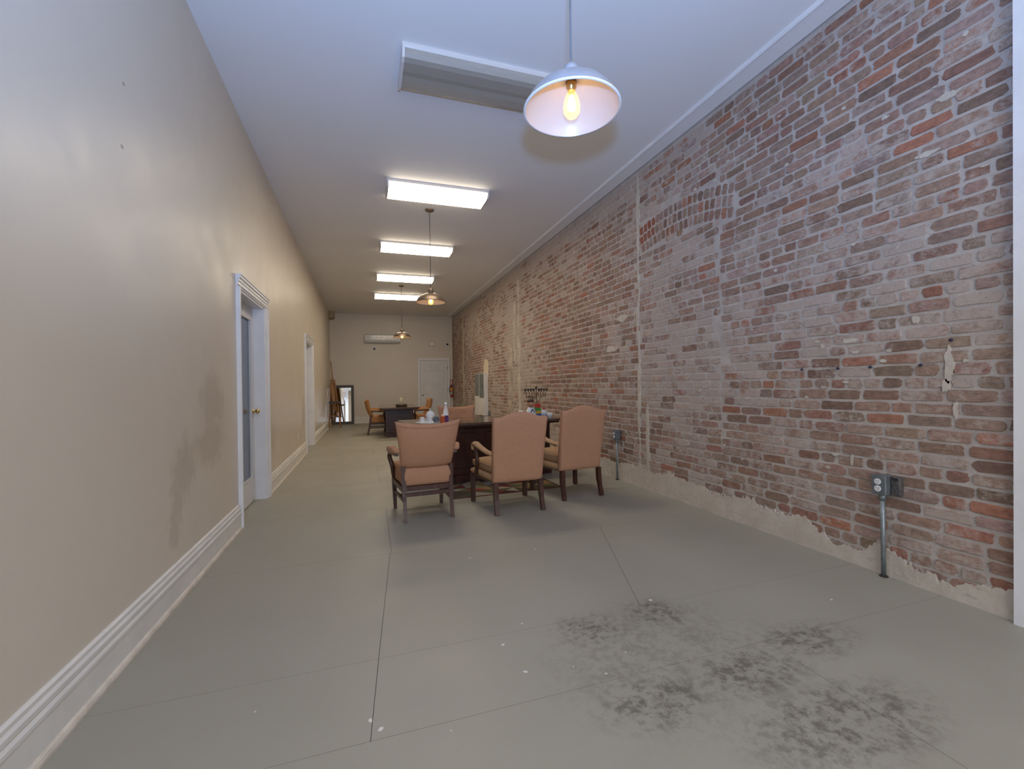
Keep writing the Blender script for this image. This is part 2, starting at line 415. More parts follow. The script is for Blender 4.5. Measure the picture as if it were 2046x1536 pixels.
CO = .0708; OFF = -.022; PH = CO-.0110
def z_ext(y): return 2.955 - .19*(y-3.72)**2
RING = .102
AY0, AY1 = 2.93, 4.235
PAL = [((.27, .145, .105), 4), ((.30, .185, .135), 4), ((.33, .145, .09), 1.6), ((.30, .20, .15), 3), ((.22, .135, .10), 2), ((.33, .225, .18), 3), ((.27, .18, .125), 1.5)]
def pick():
    c = random.choices([q[0] for q in PAL], [q[1] for q in PAL])[0]; k = random.uniform(.82, 1.18)
    return tuple(x*k*random.uniform(.95, 1.05) for x in c)
bricks = []   # (yc, zc, len, hgt, rot, tint, wash)
def wash_at(y, z, header=False):
    w_ = .435 + .30*(mnoise.noise(Vector((y*.55, z*.6, 3.3)))) + .16*mnoise.noise(Vector((y*2.2, z*2.2, 9)))
    w_ += random.uniform(-.17, .17)
    if 3.1 < y < 4.26 and .68 < z < 2.5: w_ += .14 if .9 < z < 2.45 else .08
    if 2.35 < z and 3.9 < y: w_ += .05
    if z > 3.3 and y > 3.2: w_ += .18
    if z < .45: w_ += .10
    if 4.4 < y < 5.4 and .9 < z < 2.2: w_ += .13
    if 8.2 < y < 9.2: w_ += .15
    if y > 5.5: w_ += .04
    return w_
def clip_intervals(a, b, z):
    """part(s) of a..b free of arch bricks for the course centred at z"""
    out = [(a, b)]
    def inside(y): return AY0-.005 < y < AY1+.02 and z_ext(y)-3*RING-.012 < z < z_ext(y)+.035
    st = 24; keep = []; cur = None
    for i in range(st+1):
        y = a+(b-a)*i/st
        if not inside(y):
            cur = (cur[0], y) if cur else (y, y)
        else:
            if cur: keep.append(cur)
            cur = None
    if cur: keep.append(cur)
    return [(u, v) for u, v in keep if v-u > .035]
k = 0
while True:
    zc = k*CO+OFF+CO/2
    if zc+PH/2 > HC-.03: break
    if zc-PH/2 > -.03:
        hdr = (k % 7 == 2)
        pitch = .108 if hdr else .2125
        y = -.6 + (0 if k % 2 else pitch/2) + random.uniform(-.03, .03)
        while y < YB-.05:
            odd = (not hdr) and random.random() < .10
            if hdr and random.random() < .12: L = .155
            else: L = (.10 if odd else pitch-.0125) * random.uniform(.95, 1.06)
            a, b = y, min(y+L, YB-.02); y += L + random.uniform(.009, .017)
            # straight joints where the window was bricked up
            for ye in (3.105, 4.30):
                if .68 < zc < 2.5 and a < ye < b:
                    if ye-a > b-ye: b = ye-.006
                    else: a = ye+.006
            for u_, v_ in clip_intervals(a, b, zc):
                if v_-u_ < .03: continue
                ym = (u_+v_)/2
                bricks.append((ym, zc+random.uniform(-.0025, .0025), v_-u_, PH*random.uniform(.93, 1.04), random.uniform(-.008, .008), pick(), wash_at(ym, zc)))
    k += 1
for ring in range(3):
    y = AY0+.004+ring*.008
    while y < AY1:
        wd = .058*random.uniform(.88, 1.1)
        sl = -.38*(y+wd/2-3.72)
        zc = z_ext(y+wd/2) - ring*RING - RING/2
        red = y > 3.95 and ring < 2
        tint = (.29, .10, .055) if red else pick()
        bricks.append((y+wd/2 - (zc-2.8)*0, zc, wd, RING-.014, math.atan(sl)*.9, tint, random.uniform(.18, .45) + (0 if not red else -.1)))
        y += wd+.0125
def area(b):
    q = [project((XR, b[0]+i*b[2]/2, b[1]+j*b[3]/2)) for i, j in ((-1, -1), (1, -1), (1, 1), (-1, 1))]
    c = project((XR, b[0], b[1]))
    if c[2] < .3 or b[0] < 1.2 or not (0 < c[1] < 1536 and c[0] < 2040): return 0
    return abs(sum(q[i][0]*q[(i+1) % 4][1]-q[(i+1) % 4][0]*q[i][1] for i in range(4)))/2
bricks.sort(key=area, reverse=True)
def outline(L, H, rnd, jit):
    r = min(L, H)*rnd; pts = []; n = 16; ph = random.uniform(0, 99)
    per = []
    for sx, sy, a0 in ((1, 1, 0), (-1, 1, 90), (-1, -1, 180), (1, -1, 270)):
        for a in (8, 45, 82):
            an = R(a0+a); per.append((sx*(L/2-r)+r*math.cos(an), sy*(H/2-r)+r*math.sin(an)))
        nx_ = (-sx*(L/2-r)+r*math.cos(R(a0+90)), sy*(H/2-r)+r*math.sin(R(a0+90))) if a0 in (0, 180) else (sx*(L/2-r)+r*math.cos(R(a0+90)), -sy*(H/2-r)+r*math.sin(R(a0+90)))
        e = per[-1]; k_ = random.uniform(.3, .7); per.append((lerp(e[0], nx_[0], k_), lerp(e[1], nx_[1], k_)))
    for x, y in per:
        pts.append((x+random.uniform(-jit, jit)*1.6, y+random.uniform(-jit, jit)))
    return pts
def brick_geo(bm, L, H, proud, cx=0, cy=0, cz=0, rot=0, layer=None, tint=None):
    o = outline(L, H, random.uniform(.14, .40), .0034); fs = []
    ca, sa = math.cos(rot), math.sin(rot)
    def T(x, y, z): return (x+cx, y*ca-z*sa+cy, y*sa+z*ca+cz)
    tl = (random.uniform(-.002, .002), random.uniform(-.0015, .0015)); vr = []
    for x, ins in ((.003, 0), (-proud, random.uniform(.003, .006))):
        vr.append([bm.verts.new(T(x + (0 if x > 0 else tl[0]*y/L*2+tl[1]*z/H*2), y*(1-2*ins/L), z*(1-2*ins/H*.8))) for y, z in o])
    n = len(o)
    for a, b in zip(vr, vr[1:]):
        for i in range(n): fs.append(bm.faces.new((a[i], b[i], b[(i+1) % n], a[(i+1) % n])))
    fs.append(bm.faces.new(vr[-1][::-1]))
    for f in fs[:-1]: f.smooth = True
    if layer is not None:
        for f in fs:
            for lp in f.loops: lp[layer] = tint
# shared brick meshes
def variants(L, H, n):
    out = []
    for i in range(n):
        bm = BM(); brick_geo(bm, L, H, .0055); bmesh.ops.recalc_face_normals(bm, faces=bm.faces)
        me = bpy.data.meshes.new('brick'); bm.to_mesh(me); bm.free(); me.materials.append(M_bi); out.append(me)
    return out
V_S, V_H, V_M = variants(.2, PH, 36), variants(.097, PH, 20), variants(.15, PH, 12)
NB = 300
for yc, zc, L, H, rot, tint, wsh in bricks[:NB]:
    base, vs_ = min(((.2, V_S), (.097, V_H), (.15, V_M)), key=lambda q: abs(q[0]-L))
    o = bpy.data.objects.new('brick', random.choice(vs_)); COL.objects.link(o); o.parent = WR
    o.location = (XR+random.uniform(-.0015, .002), yc, zc); o.scale = (1, L/base, H/PH); o.rotation_euler = (rot+(math.pi if random.random() < .5 else 0), 0, 0)
    o.color = (*tint, max(0, min(1, wsh)))
bm = BM(); lay = bm.loops.layers.float_color.new('tint')
for yc, zc, L, H, rot, tint, wsh in bricks[NB:]:
    brick_geo(bm, L, H, random.uniform(.003, .0065), XR, yc, zc, rot, lay, (*tint, max(0, min(1, wsh))))
bmesh.ops.recalc_face_normals(bm, faces=bm.faces)
o = obj('brickwork', bm, M_bs, WR); o['kind'] = 'stuff'

# old plaster left on the brick: skirt at the floor, vertical seams, patch over the panel
def fr(v, s=0): return mnoise.noise(Vector((v*3, s, 1.7)))*.6 + mnoise.noise(Vector((v*9, s, 4.2)))*.35 + mnoise.noise(Vector((v*31, s, 8.1)))*.2
def strip(name, pts, th, parent, mat):
    """ragged flat patch on the brick face; pts = outline in (y,z)"""
    bm = BM(); n = len(pts)
    A = [bm.verts.new((XR+.01, y, z)) for y, z in pts]
    cy = sum(q[0] for q in pts)/n; cz = sum(q[1] for q in pts)/n
    B = [bm.verts.new((XR-th, y, z)) for y, z in pts]
    for i in range(n): bm.faces.new((A[i], A[(i+1) % n], B[(i+1) % n], B[i]))
    f = bm.faces.new(B); bmesh.ops.triangulate(bm, faces=[f]); bmesh.ops.recalc_face_normals(bm, faces=bm.faces)
    return obj(name, bm, mat, parent)
def interp(tab, x):
    for (a, b), (c, d) in zip(tab, tab[1:]):
        if a <= x <= c: return b+(d-b)*(x-a)/(c-a)
    return tab[0][1] if x < tab[0][0] else tab[-1][1]
TOPZ = [(1.1, .12), (1.3, .13), (1.5, .085), (1.75, .13), (1.88, .19), (1.95, .10), (2.1, .11), (2.3, .17), (2.6, .19), (3.1, .215), (4.5, .22), (6, .20), (15.4, .2)]
bm = BM(); prev = None; y = -.5
while y < YB-.02:
    zt = max(.03, interp(TOPZ, y) + .10*fr(y) + .03*mnoise.noise(Vector((y*60, 2, 2))))
    row = [bm.verts.new(q) for q in ((XR-.012-.004*fr(y, 3), y, -.002), (XR-.010-.004*fr(y, 5), y, zt*.55), (XR-.0075, y, zt-.004), (XR+.004, y, zt))]
    if prev:
        for i in range(3): bm.faces.new((prev[i], prev[i+1], row[i+1], row[i]))
    prev = row; y += .008 if y < 5 else .05
bmesh.ops.recalc_face_normals(bm, faces=bm.faces)
obj('plaster_skirt', bm, M_plaster, WR)
def seam(yc, wd, z0, z1, amp, seed, mat=M_plaster, th=.0072, name='plaster_seam', lean=0):
    bm = BM(); prev = None; z = z0
    while z <= z1:
        q = yc + lean*(z-z0); e = min(1, (z-z0)/.1, (z1-z)/.1+.15)
        a_ = q-(wd/2+amp*fr(z, seed))*e; b_ = q+(wd/2+amp*fr(z, seed+9))*e
        if b_-a_ < .006: b_ = a_+.006
        row = [bm.verts.new(v_) for v_ in ((XR+.002, a_, z), (XR-th, a_+.003, z), (XR-th-.001, (a_+b_)/2, z), (XR-th, b_-.003, z), (XR+.002, b_, z))]
        if prev:
            for i in range(4): bm.faces.new((prev[i], prev[i+1], row[i+1], row[i]))
        prev = row; z += .018
    bmesh.ops.recalc_face_normals(bm, faces=bm.faces)
    obj(name, bm, mat, WR)
seam(4.335, .045, .12, 3.52, .05, 2, lean=-.012)
seam(4.18, .06, .12, .95, .03, 31)
seam(8.40, .10, .3, 3.3, .16, 11); seam(8.95, .20, .2, 2.2, .22, 14, plain('buff_plaster', (.42, .345, .285), .9, var=.3, scale=5, bump=.5, bscale=40)); seam(8.66, .10, 1.5, 2.9, .20, 17)
seam(13.6, .16, .1, 3.45, .02, 21, plain('pale_strip', (.50, .45, .35), .9, var=.1))
strip('plaster_patch', [(10.70, 1.40), (10.70, 1.72), (10.78, 1.80), (10.92, 1.86), (11.06, 1.79), (11.14, 1.70), (11.14, 1.40)], .009, WR, plain('cream_patch', (.66, .57, .42), .8, var=.05))
# blown plaster flecks on the faces
fl_ = [(1.515, 1.24, .022, .085), (1.53, 1.13, .02, .035), (1.60, 2.40, .055, .016), (1.50, 2.66, .05, .018), (2.02, 1.42, .045, .014), (1.66, 1.50, .018, .022), (2.2, 1.40, .012, .014), (2.55, 2.0, .015, .012), (1.49, 1.0, .010, .045), (4.65, 1.95, .10, .04), (4.9, 1.6, .14, .04), (2.02, .66, .008, .035)]
rf = random.Random(3)
fl_ += [(rf.uniform(1.3, 4.2), rf.uniform(.5, 3.3), rf.uniform(.006, .022), rf.uniform(.004, .012)) for i in range(60)]
for cy, cz, ry, rz in fl_:
    pts = []; n_ = 30
    for i in range(n_):
        a = 2*math.pi*i/n_; k_ = 1+.5*mnoise.noise(Vector((math.cos(a)*1.8+cy*7, math.sin(a)*1.8, cz*5)))+.18*mnoise.noise(Vector((math.cos(a)*6, math.sin(a)*6+cy*9, cz)))
        pts.append((cy+ry*k_*math.cos(a), cz+rz*k_*math.sin(a)))
    strip('plaster_fleck', pts, .0088, WR, M_plaster)

# ------------------------------------------------------------------ doors
def knob(parent, x, y, z, d, nm='knob', mat=M_brass):
    """round knob on a rose, pointing along +x (d=1) or -x (d=-1)"""
    bm = BM(); lathe(bm, [(0, 0), (.030, 0), (.031, .006*d), (.013, .010*d), (.011, .030*d), (.022, .036*d), (.027, .048*d), (.022, .060*d), (0, .063*d)], 16, (x, y, z), 'x')
    return obj(nm, bm, mat, parent, True)
def casing_set(parent, y0, y1, top, w_=.105):
    for s, ya, yb in ((1, y0-w_, y0), (-1, y1, y1+w_)):
        bm = BM(); o_, i_ = (ya, yb) if s == 1 else (yb, ya)
        q = [(XL, o_), (XL+.034, o_), (XL+.034, lerp(o_, i_, .22)), (XL+.026, lerp(o_, i_, .30)), (XL+.026, lerp(o_, i_, .55)), (XL+.020, lerp(o_, i_, .62)), (XL+.020, lerp(o_, i_, .85)), (XL+.012, i_), (XL, i_)]
        prism(bm, q, 'z', 0, top+.002); obj('casing', bm, M_trim, parent)
    bm = BM()
    prism(bm, [(XL, top), (XL+.012, top), (XL+.014, top+.015), (XL+.022, top+.018), (XL+.022, top+.045), (XL+.028, top+.049), (XL+.028, top+.070), (XL+.038, top+.076), (XL+.038, top+.094), (XL+.046, top+.100), (XL+.046, top+.108), (XL, top+.108)], 'x', 0, 1)
    for v_ in bm.verts: v_.co = Vector((v_.co.y, y0-w_ + v_.co.x*(y1-y0+2*w_), v_.co.z))
    obj('head_casing', bm, M_trim, parent)
def jambs(parent, y0, y1, top, depth):
    for a, b in ((y0, y0+.018), (y1-.018, y1)): bxo('jamb', (XL-depth, XL+.004, a, b, 0, top), M_trim, parent)
    bxo('head_jamb', (XL-depth, XL+.004, y0, y1, top-.018, top), M_trim, parent)
d1 = thing('door_1', 'white glazed door with brass knobs set in the left wall', 'door', kind='structure')
casing_set(d1, *D1, DZ); jambs(d1, *D1, DZ, .14)
ya, yb = D1[0]+.02, D1[1]-.02; xd = XL-.10; ST = .105
bm = BM()
for q in ((ya, ya+ST, .012, DZ-.02), (yb-ST, yb, .012, DZ-.02)): box(bm, xd-.035, xd, *q)
box(bm, xd-.035, xd, ya+ST, yb-ST, .012, .25); box(bm, xd-.035, xd, ya+ST, yb-ST, DZ-.14, DZ-.02)
leaf = obj('door_leaf', bm, M_doorw, d1)
bm = BM()
for q in ((ya+ST, ya+ST+.014, .25, DZ-.14), (yb-ST-.014, yb-ST, .25, DZ-.14), (ya+ST, yb-ST, .25, .264), (ya+ST, yb-ST, DZ-.154, DZ-.14)): box(bm, xd-.03, xd+.006, *q)
obj('glazing_bead', bm, M_doorw, leaf)
bxo('pane', (xd-.02, xd-.015, ya+ST, yb-ST, .25, DZ-.14), M_pane, leaf)
knob(leaf, xd, yb-.055, .94, 1); knob(leaf, xd-.035, yb-.055, .94, -1)
bm = BM(); lathe(bm, [(.011, 0), (.011, .004), (0, .006)], 10, (xd, yb-.055, .88), 'x'); obj('lock_rose', bm, M_brass, leaf)
d2 = thing('door_2', 'plain white door with brass knob and deadbolt further along the left wall', 'door', kind='structure')
casing_set(d2, *D2, DZ+.02); jambs(d2, *D2, DZ+.02, .14)
leaf = bxo('door_leaf', (XL-.115, XL-.08, D2[0]+.02, D2[1]-.02, .012, DZ), M_doorw, d2)
knob(leaf, XL-.08, D2[0]+.09, .93, 1)
bm = BM(); lathe(bm, [(.03, 0), (.03, .012), (.02, .02), (0, .022)], 16, (XL-.08, D2[0]+.09, 1.10), 'x'); obj('deadbolt', bm, M_brass, leaf, True)
# far door: six moulded panels
d3 = thing('door_3', 'white six-panel door in the far wall', 'door', kind='structure')
X0, X1, DT = 1.835, 2.765, 2.055
leaf = bxo('door_leaf', (X0, X1, YB-.030, YB+.01, .01, DT), M_doorw, d3)
M_pan = M_doorw
for c_ in (0, 1):
    xa = X0+.11+c_*.40; xb = xa+.31
    for za, zb in ((.22, .78), (.90, 1.55), (1.66, 1.93)):
        bm = BM(); box(bm, xa, xb, YB-.040, YB-.028, za, zb, .010); obj('door_panel', bm, M_pan, leaf)
        bm = BM(); box(bm, xa+.045, xb-.045, YB-.046, YB-.036, za+.045, zb-.045, .006); obj('raised_field', bm, M_pan, leaf)
bm = BM(); lathe(bm, [(0, 0), (.03, 0), (.03, -.008), (.012, -.012), (.012, -.03), (.026, -.038), (.026, -.055), (0, -.06)], 14, (X0+.075, YB-.03, .88), 'y'); obj('knob', bm, M_nickel, leaf, True)
for z in (.25, 1.0, 1.75): bxo('hinge', (X1-.004, X1+.012, YB-.040, YB-.028, z, z+.09), M_black, d3)
for xa, xb, n_ in ((X0-.085, X0-.006, 'casing'), (X1+.006, X1+.085, 'casing')):
    bm = BM(); box(bm, xa, xb, YB-.035, YB, 0, DT+.085, .006); obj(n_, bm, M_trim, d3)
bm = BM(); box(bm, X0-.085, X1+.085, YB-.036, YB, DT+.006, DT+.088, .006); obj('head_casing', bm, M_trim, d3)
bxo('frame_gap', (X0-.006, X1+.006, YB-.012, YB, 0, DT+.006), M_dark, d3)

# ------------------------------------------------------------------ ceiling fixtures
t = NT('lit_diffuser'); s = t.sep(t.obj())
ends = t.ramp(t.math('ABSOLUTE', s[0]), .50, .60, 1, .28)
mid = t.ramp(t.math('ABSOLUTE', s[1]), .0, .035, .62, 1)
t.col((.8, .8, .78)); t.p.inputs['Emission Color'].default_value = (1, .86, .66, 1)
side = t.ramp(t.math('ABSOLUTE', s[1]), .16, .20, 1, .5)   # the lens walls sit further from the tubes
t.put(t.p.inputs['Emission Strength'], t.math('MULTIPLY', t.math('MULTIPLY', t.math('MULTIPLY', ends, mid), side), TUBE)); M_lit = t.m
M_unlit = plain('unlit_ribbed_diffuser', (.36, .325, .275), .45, var=.05, scale=10, stretch=(1, 40, 1), bump=.3, bscale=30)
def fixture(y, on, label):
    f = thing('fluorescent_fixture', label, 'ceiling light', (.895, y, HC), group='fluorescent fixtures across the ceiling')
    bm = BM(); prism(bm, [(-.215, 0), (.215, 0), (.215, -.018), (.205, -.030), (-.205, -.030), (-.215, -.018)], 'x', -.595, .595); obj('housing', bm, M_enamel, f)
    q = [(-.205, -.028), (-.200, -.060), (-.180, -.082), (-.14, -.092), (-.05, -.094), (0, -.090), (.05, -.094), (.14, -.092), (.180, -.082), (.200, -.060), (.205, -.028)]
    bm = BM(); prism(bm, q, 'x', -.590, .590); obj('diffuser', bm, M_lit if on else M_unlit, f)
    for s_ in (-1, 1):
        bm = BM(); prism(bm, [(-.216, 0), (-.213, -.062), (-.188, -.090), (-.14, -.098), (.14, -.098), (.188, -.090), (.213, -.062), (.216, 0)], 'x', s_*.588, s_*.606); obj('end_cap', bm, M_enamel, f)
    return f
fixture(3.38, False, 'unlit fluorescent ceiling fixture partly hidden by the near pendant lamp')
fixture(5.50, True, 'largest lit fluorescent fixture, just beyond the unlit one')
fixture(7.78, True, 'second lit fluorescent fixture, between the widest one and the two far ones')
fixture(9.95, True, 'third lit fluorescent fixture, above the far pendant cord')
fixture(12.03, True, 'farthest lit fluorescent fixture, nearest the far wall')
fixture(-.92, True, 'unseen lit fluorescent fixture behind the viewer, continuing the row')  # unseen fixture added on the row's line to warm the near floor

M_core = emis('filament_glow', (1, .66, .28), BULB)
t = NT('amber_bulb_glass'); t.col((1, .72, .25)); t.rough(.08); t.p.inputs['Alpha'].default_value = .22
t.p.inputs['Emission Color'].default_value = (1, .58, .12, 1); t.p.inputs['Emission Strength'].default_value = 1.3; M_bulb = t.m
def pendant(x, y, zr, outer, label, tilt=0):
    g = thing('pendant_lamp', label, 'pendant lamp', (x, y, zr), group='dome pendant lamps on cords')
    R0 = .2
    prof = [(.024, .122), (.034, .122), (.075, .116), (.118, .099), (.150, .077), (.176, .049), (.190, .024), (.196, .008), (.200, 0)]
    bm = BM(); lathe(bm, prof, 48, close=False); sh = obj('shade', bm, outer, g, True)
    bm = BM(); lathe(bm, [(r-.003, z-.003 if r < .19 else z) for r, z in prof], 48, close=False); obj('shade_lining', bm, M_lining, sh, True)
    bm = BM()
    lathe(bm, [(.1965, -.002), (.203, -.002), (.2045, .002), (.203, .006), (.198, .006)], 48, close=False); obj('rim', bm, M_enamel if outer is M_nickel else outer, sh, True)
    bm = BM(); lathe(bm, [(.036, .120), (.037, .140), (.036, .165), (.031, .182), (.018, .192), (.008, .195), (.006, .21)], 20); obj('socket_cap', bm, outer, g, True)
    bm = BM(); lathe(bm, [(.022, .122), (.022, .098), (.016, .094), (.016, .080)], 18); obj('socket', bm, plain('brass_socket', (.55, .33, .12), .35, .8), g, True)
    bm = BM(); lathe(bm, [(.014, .085), (.018, .072), (.030, .045), (.036, .015), (.034, -.01), (.022, -.028), (0, -.034)], 22); b = obj('bulb', bm, M_bulb, g, True)
    bm = BM(); lathe(bm, [(0, .066), (.010, .056), (.016, .028), (.015, .002), (0, -.010)], 14); obj('filament', bm, M_core, b, True)
    L_ = HC - zr
    bm = BM(); sweep(bm, [(0, 0, .205), (.002, 0, L_*.5), (0, 0, L_-.02)], .0042, 8); obj('cord', bm, M_black if outer is not M_nickel else plain('grey_cord', (.13, .13, .14), .6), g, True)
    bm = BM(); lathe(bm, [(.008, L_-.034), (.035, L_-.030), (.058, L_-.016), (.063, L_-.004), (.063, L_)], 24); obj('ceiling_canopy', bm, outer, g, True)
    g.rotation_euler = (0, 0, 0)
    return g
pn = pendant(.850, 1.70, 2.325, M_nickel, 'nearest dome pendant lamp with white inside and glowing filament bulb')
pendant(.885, 6.10, 2.312, M_bronze_dim, 'middle pendant lamp hanging over the near table')  # both far lamps: brown put in for dim warm light on nickel
pendant(.885, 10.87, 2.352, M_bronze_dim, 'farthest small pendant lamp hanging in front of the air conditioner')

# ------------------------------------------------------------------ chairs
def side_chair_a(fab, seatfab):
    """low-backed open armchair with buttoned back"""
    g = thing('armchair', '', 'chair')
    def back(u, v, w_):
        W = lerp(.46, .575, v**1.3); x = (u-.5)*W; e = abs(2*u-1)
        zt = .842 + .032*e**2.2; z = lerp(.455, zt, v)
        y = -.205 - .115*v + .045*e**2 - .02*math.sin(math.pi*v)
        n_ = 0
        if w_ > 0:   # buttons dent the front
            for bx, bz in ((-.11, .74), (.11, .74), (-.0, .64), (-.2, .64), (.2, .64)):
                n_ += .022*math.exp(-(((x-bx)/.03)**2+((z-bz)/.03)**2))
        return (x, y + w_*.085 - n_, z)
    o = obj('backrest', pad(BM(), back, 30, 24), fab, g, True)
    for bx, bz in ((-.11, .74), (.11, .74), (0, .64), (-.2, .64), (.2, .64)):
        v_ = (bz-.455)/.4; y = -.205-.115*v_+.03*(bx/.26)**2-.02*math.sin(math.pi*v_)+.024
        bm = BM(); lathe(bm, [(0, -.004), (.009, -.004), (.010, .003), (.005, .007), (0, .008)], 10, (bx, y, bz), 'y'); obj('button', bm, fab, o, True)
    bm = BM(); pts = [back(.5-.5*math.cos(math.pi*i/20), .93, -.5) for i in range(2, 19)]
    sweep(bm, [(p_[0], p_[1]-.001, p_[2]) for p_ in pts], .0035, 6); obj('welt', bm, fab, o, True)
    def seat(u, v, w_):
        return ((u-.5)*lerp(.41, .52, v), lerp(-.238, .27, v), .376 + .160*w_ + .02*math.sin(math.pi*u)*math.sin(math.pi*v)*(w_ > 0))
    obj('seat', pad(BM(), seat, 22, 22, 26), seatfab, g, True)
    bm = BM(); box(bm, -.215, .215, -.235, -.205, .255, .296); box(bm, -.235, .235, .215, .245, .255, .296)
    for s_ in (-1, 1): beam(bm, (s_*.215, -.22, .275), (s_*.235, .23, .275), .03, .04)
    obj('seat_rail', bm, M_leg, g)
    for s_ in (-1, 1):
        bm = BM(); sweep(bm, smooth_path([(s_*.207, -.285, 0), (s_*.207, -.245, .17), (s_*.21, -.222, .32), (s_*.215, -.212, .47)], 4), [(.023, .020)]*5+[(.028, .024)]*8, 4, side=(1, 1, 0)); obj('leg', bm, M_leg, g)
        bm = BM(); beam(bm, (s_*.232, .235, .29), (s_*.225, .232, 0), .042, .042, w1=.028, t1=.028); obj('leg', bm, M_leg, g)
        bm = BM(); beam(bm, (s_*.209, -.25, .175), (s_*.229, .22, .175), .018, .026); obj('stretcher', bm, M_leg, g)
        def arm(u, v, w_):
            y = lerp(-.24, .13, v)
            return (s_*(.262+.035*math.sin(math.pi*min(1, v*1.1))) + (u-.5)*lerp(.05, .085, v), y, .61 + .018*math.sin(math.pi*v) - .03*v + w_*.055)
        obj('armrest', pad(BM(), arm, 8, 12, 5), fab, g, True)
        bm = BM(); sweep(bm, smooth_path([(s_*.27, .10, .585), (s_*.285, .125, .52), (s_*.265, .10, .44), (s_*.245, .13, .32)], 5), [(.018, .022)]*16, 6); obj('arm_support', bm, M_leg, g, True)
        bm = BM(); beam(bm, (s_*.262, -.20, .575), (s_*.285, .11, .565), .03, .022); obj('arm_rail', bm, M_leg, g)
    bm = BM(); beam(bm, (-.205, -.245, .228), (.205, -.245, .228), .016, .034); obj('stretcher', bm, M_leg, g)
    bm = BM(); beam(bm, (-.22, 0, .175), (.22, 0, .175), .018, .026); obj('stretcher', bm, M_leg, g)
    return g
def armchair_b():
    """tall camel-backed armchair, fully upholstered"""
    g = thing('high_back_armchair', '', 'chair')
    def back(u, v, w_):
        W = lerp(.49, .535, v); x = (u-.5)*W
        zt = .872 + .058*math.exp(-(abs(x)/.155)**2.4) + .006*abs(2*u-1)**6
        z = lerp(.276, zt, v)
        return (x, -.232 - .105*v**1.25 + w_*(.095 - .02*v), z)
    obj('backrest', pad(BM(), back, 34, 24, 14), M_fab, g, True)
    def frame(u, v, w_):
        return ((u-.5)*(lerp(.47, .60, v**.8)), lerp(-.24, .315, v), .312 + .075*w_)
    obj('seat_frame', pad(BM(), frame, 16, 16, 12), M_fabs, g, True)
    bm = BM(); sweep(bm, [(-.23, -.2, .277), (-.285, .1, .277), (-.29, .30, .277), (.29, .30, .277), (.285, .1, .277), (.23, -.2, .277)], .005, 6); obj('welt', bm, M_piping, g, True)
    def cush(u, v, w_):
        return ((u-.5)*lerp(.45, .56, v), lerp(-.20, .30, v), .392 + .105*w_ + .022*math.sin(math.pi*u)*math.sin(math.pi*v)*(1 if w_ > 0 else 0))
    c_ = obj('seat_cushion', pad(BM(), cush, 18, 18, 10), M_fabs, g, True)
    bm = BM(); sweep(bm, [(-.225, -.19, .418), (-.28, .29, .418), (.28, .29, .418), (.225, -.19, .418)], .004, 6); obj('piping', bm, M_fabs, c_, True)
    for s_ in (-1, 1):
        path = smooth_path([(s_*.245, -.25, .545), (s_*.268, -.14, .555), (s_*.292, 0, .588), (s_*.302, .085, .606), (s_*.304, .128, .590), (s_*.304, .128, .560), (s_*.303, .108, .552)], 4)
        n_ = len(path)
        rr = [(lerp(.024, .036, min(1, i/(n_*.5))), lerp(.020, .024, min(1, i/(n_*.5)))) if i < n_*.7 else (.036, lerp(.024, .014, (i-n_*.7)/(n_*.3))) for i in range(n_)]
        bm = BM(); sweep(bm, path, rr, 12, side=(1, 0, 0)); a_ = obj('armrest', bm, M_fabs, g, True)
        bm = BM(); sweep(bm, smooth_path([(s_*.252, -.20, .530), (s_*.290, .0, .563), (s_*.300, .08, .575)], 4), [(.019, .010)]*9, 8, side=(1, 0, 0)); obj('arm_rail', bm, M_leg, a_, True)
        bm = BM(); sweep(bm, smooth_path([(s_*.300, .10, .572), (s_*.302, .075, .50), (s_*.300, .055, .43), (s_*.298, .10, .33), (s_*.296, .13, .285)], 5), [(.020, lerp(.030, .020, i/20)) for i in range(21)], 8, side=(1, 0, 0)); obj('arm_support', bm, M_leg, g, True)
        bm = BM(); sweep(bm, smooth_path([(s_*.222, -.262, .285), (s_*.224, -.268, .16), (s_*.228, -.305, 0)], 4), [(.030, .030)]*5+[(.026, .026)]*4, 4, side=(1, 1, 0)); obj('leg', bm, M_leg, g)
        bm = BM(); box(bm, s_*.262, s_*.305, .255, .298, 0, .285, .004); obj('leg', bm, M_leg, g)
    bm = BM(); box(bm, -.27, .27, .268, .290, .225, .280); obj('apron', bm, M_leg, g)
    return g
GA, GB = 'low-backed armchairs at the tables', 'tall camel-back armchairs at the near table'
A0 = side_chair_a(M_fab, M_fab)
A0.location = (.515, 4.235, 0); A0.rotation_euler = (0, 0, R(4)); tag(A0, 'low-backed tan armchair with dark stretchers, leftmost of the three nearest chairs', 'chair', GA)
A1 = copy_tree(A0); A1.location = (1.335, 6.52, 0); A1.rotation_euler = (0, 0, R(178)); tag(A1, 'tan button-backed armchair facing us from behind the near table', 'chair', GA)
FA = side_chair_a(M_fabo, M_fabo)
FA.location = (.37, 11.66, 0); FA.rotation_euler = (0, 0, R(-90)); tag(FA, 'golden tan armchair at the left side of the far table', 'chair', GA)
A3 = copy_tree(FA); A3.location = (1.33, 11.66, 0); A3.rotation_euler = (0, 0, R(90)); tag(A3, 'golden tan armchair at the right side of the far table, before the far door', 'chair', GA)
B0 = armchair_b()
B0.location = (1.335, 4.165, 0); B0.rotation_euler = (0, 0, R(2.5)); tag(B0, 'tall camel-back tan armchair in the middle of the three nearest chairs', 'chair', GB)
B1 = copy_tree(B0); B1.location = (2.085, 4.42, .003); B1.rotation_euler = (0, 0, R(7)); B1.scale = (1, 1, 1.025); tag(B1, 'tall camel-back tan armchair nearest the brick wall', 'chair', GB)

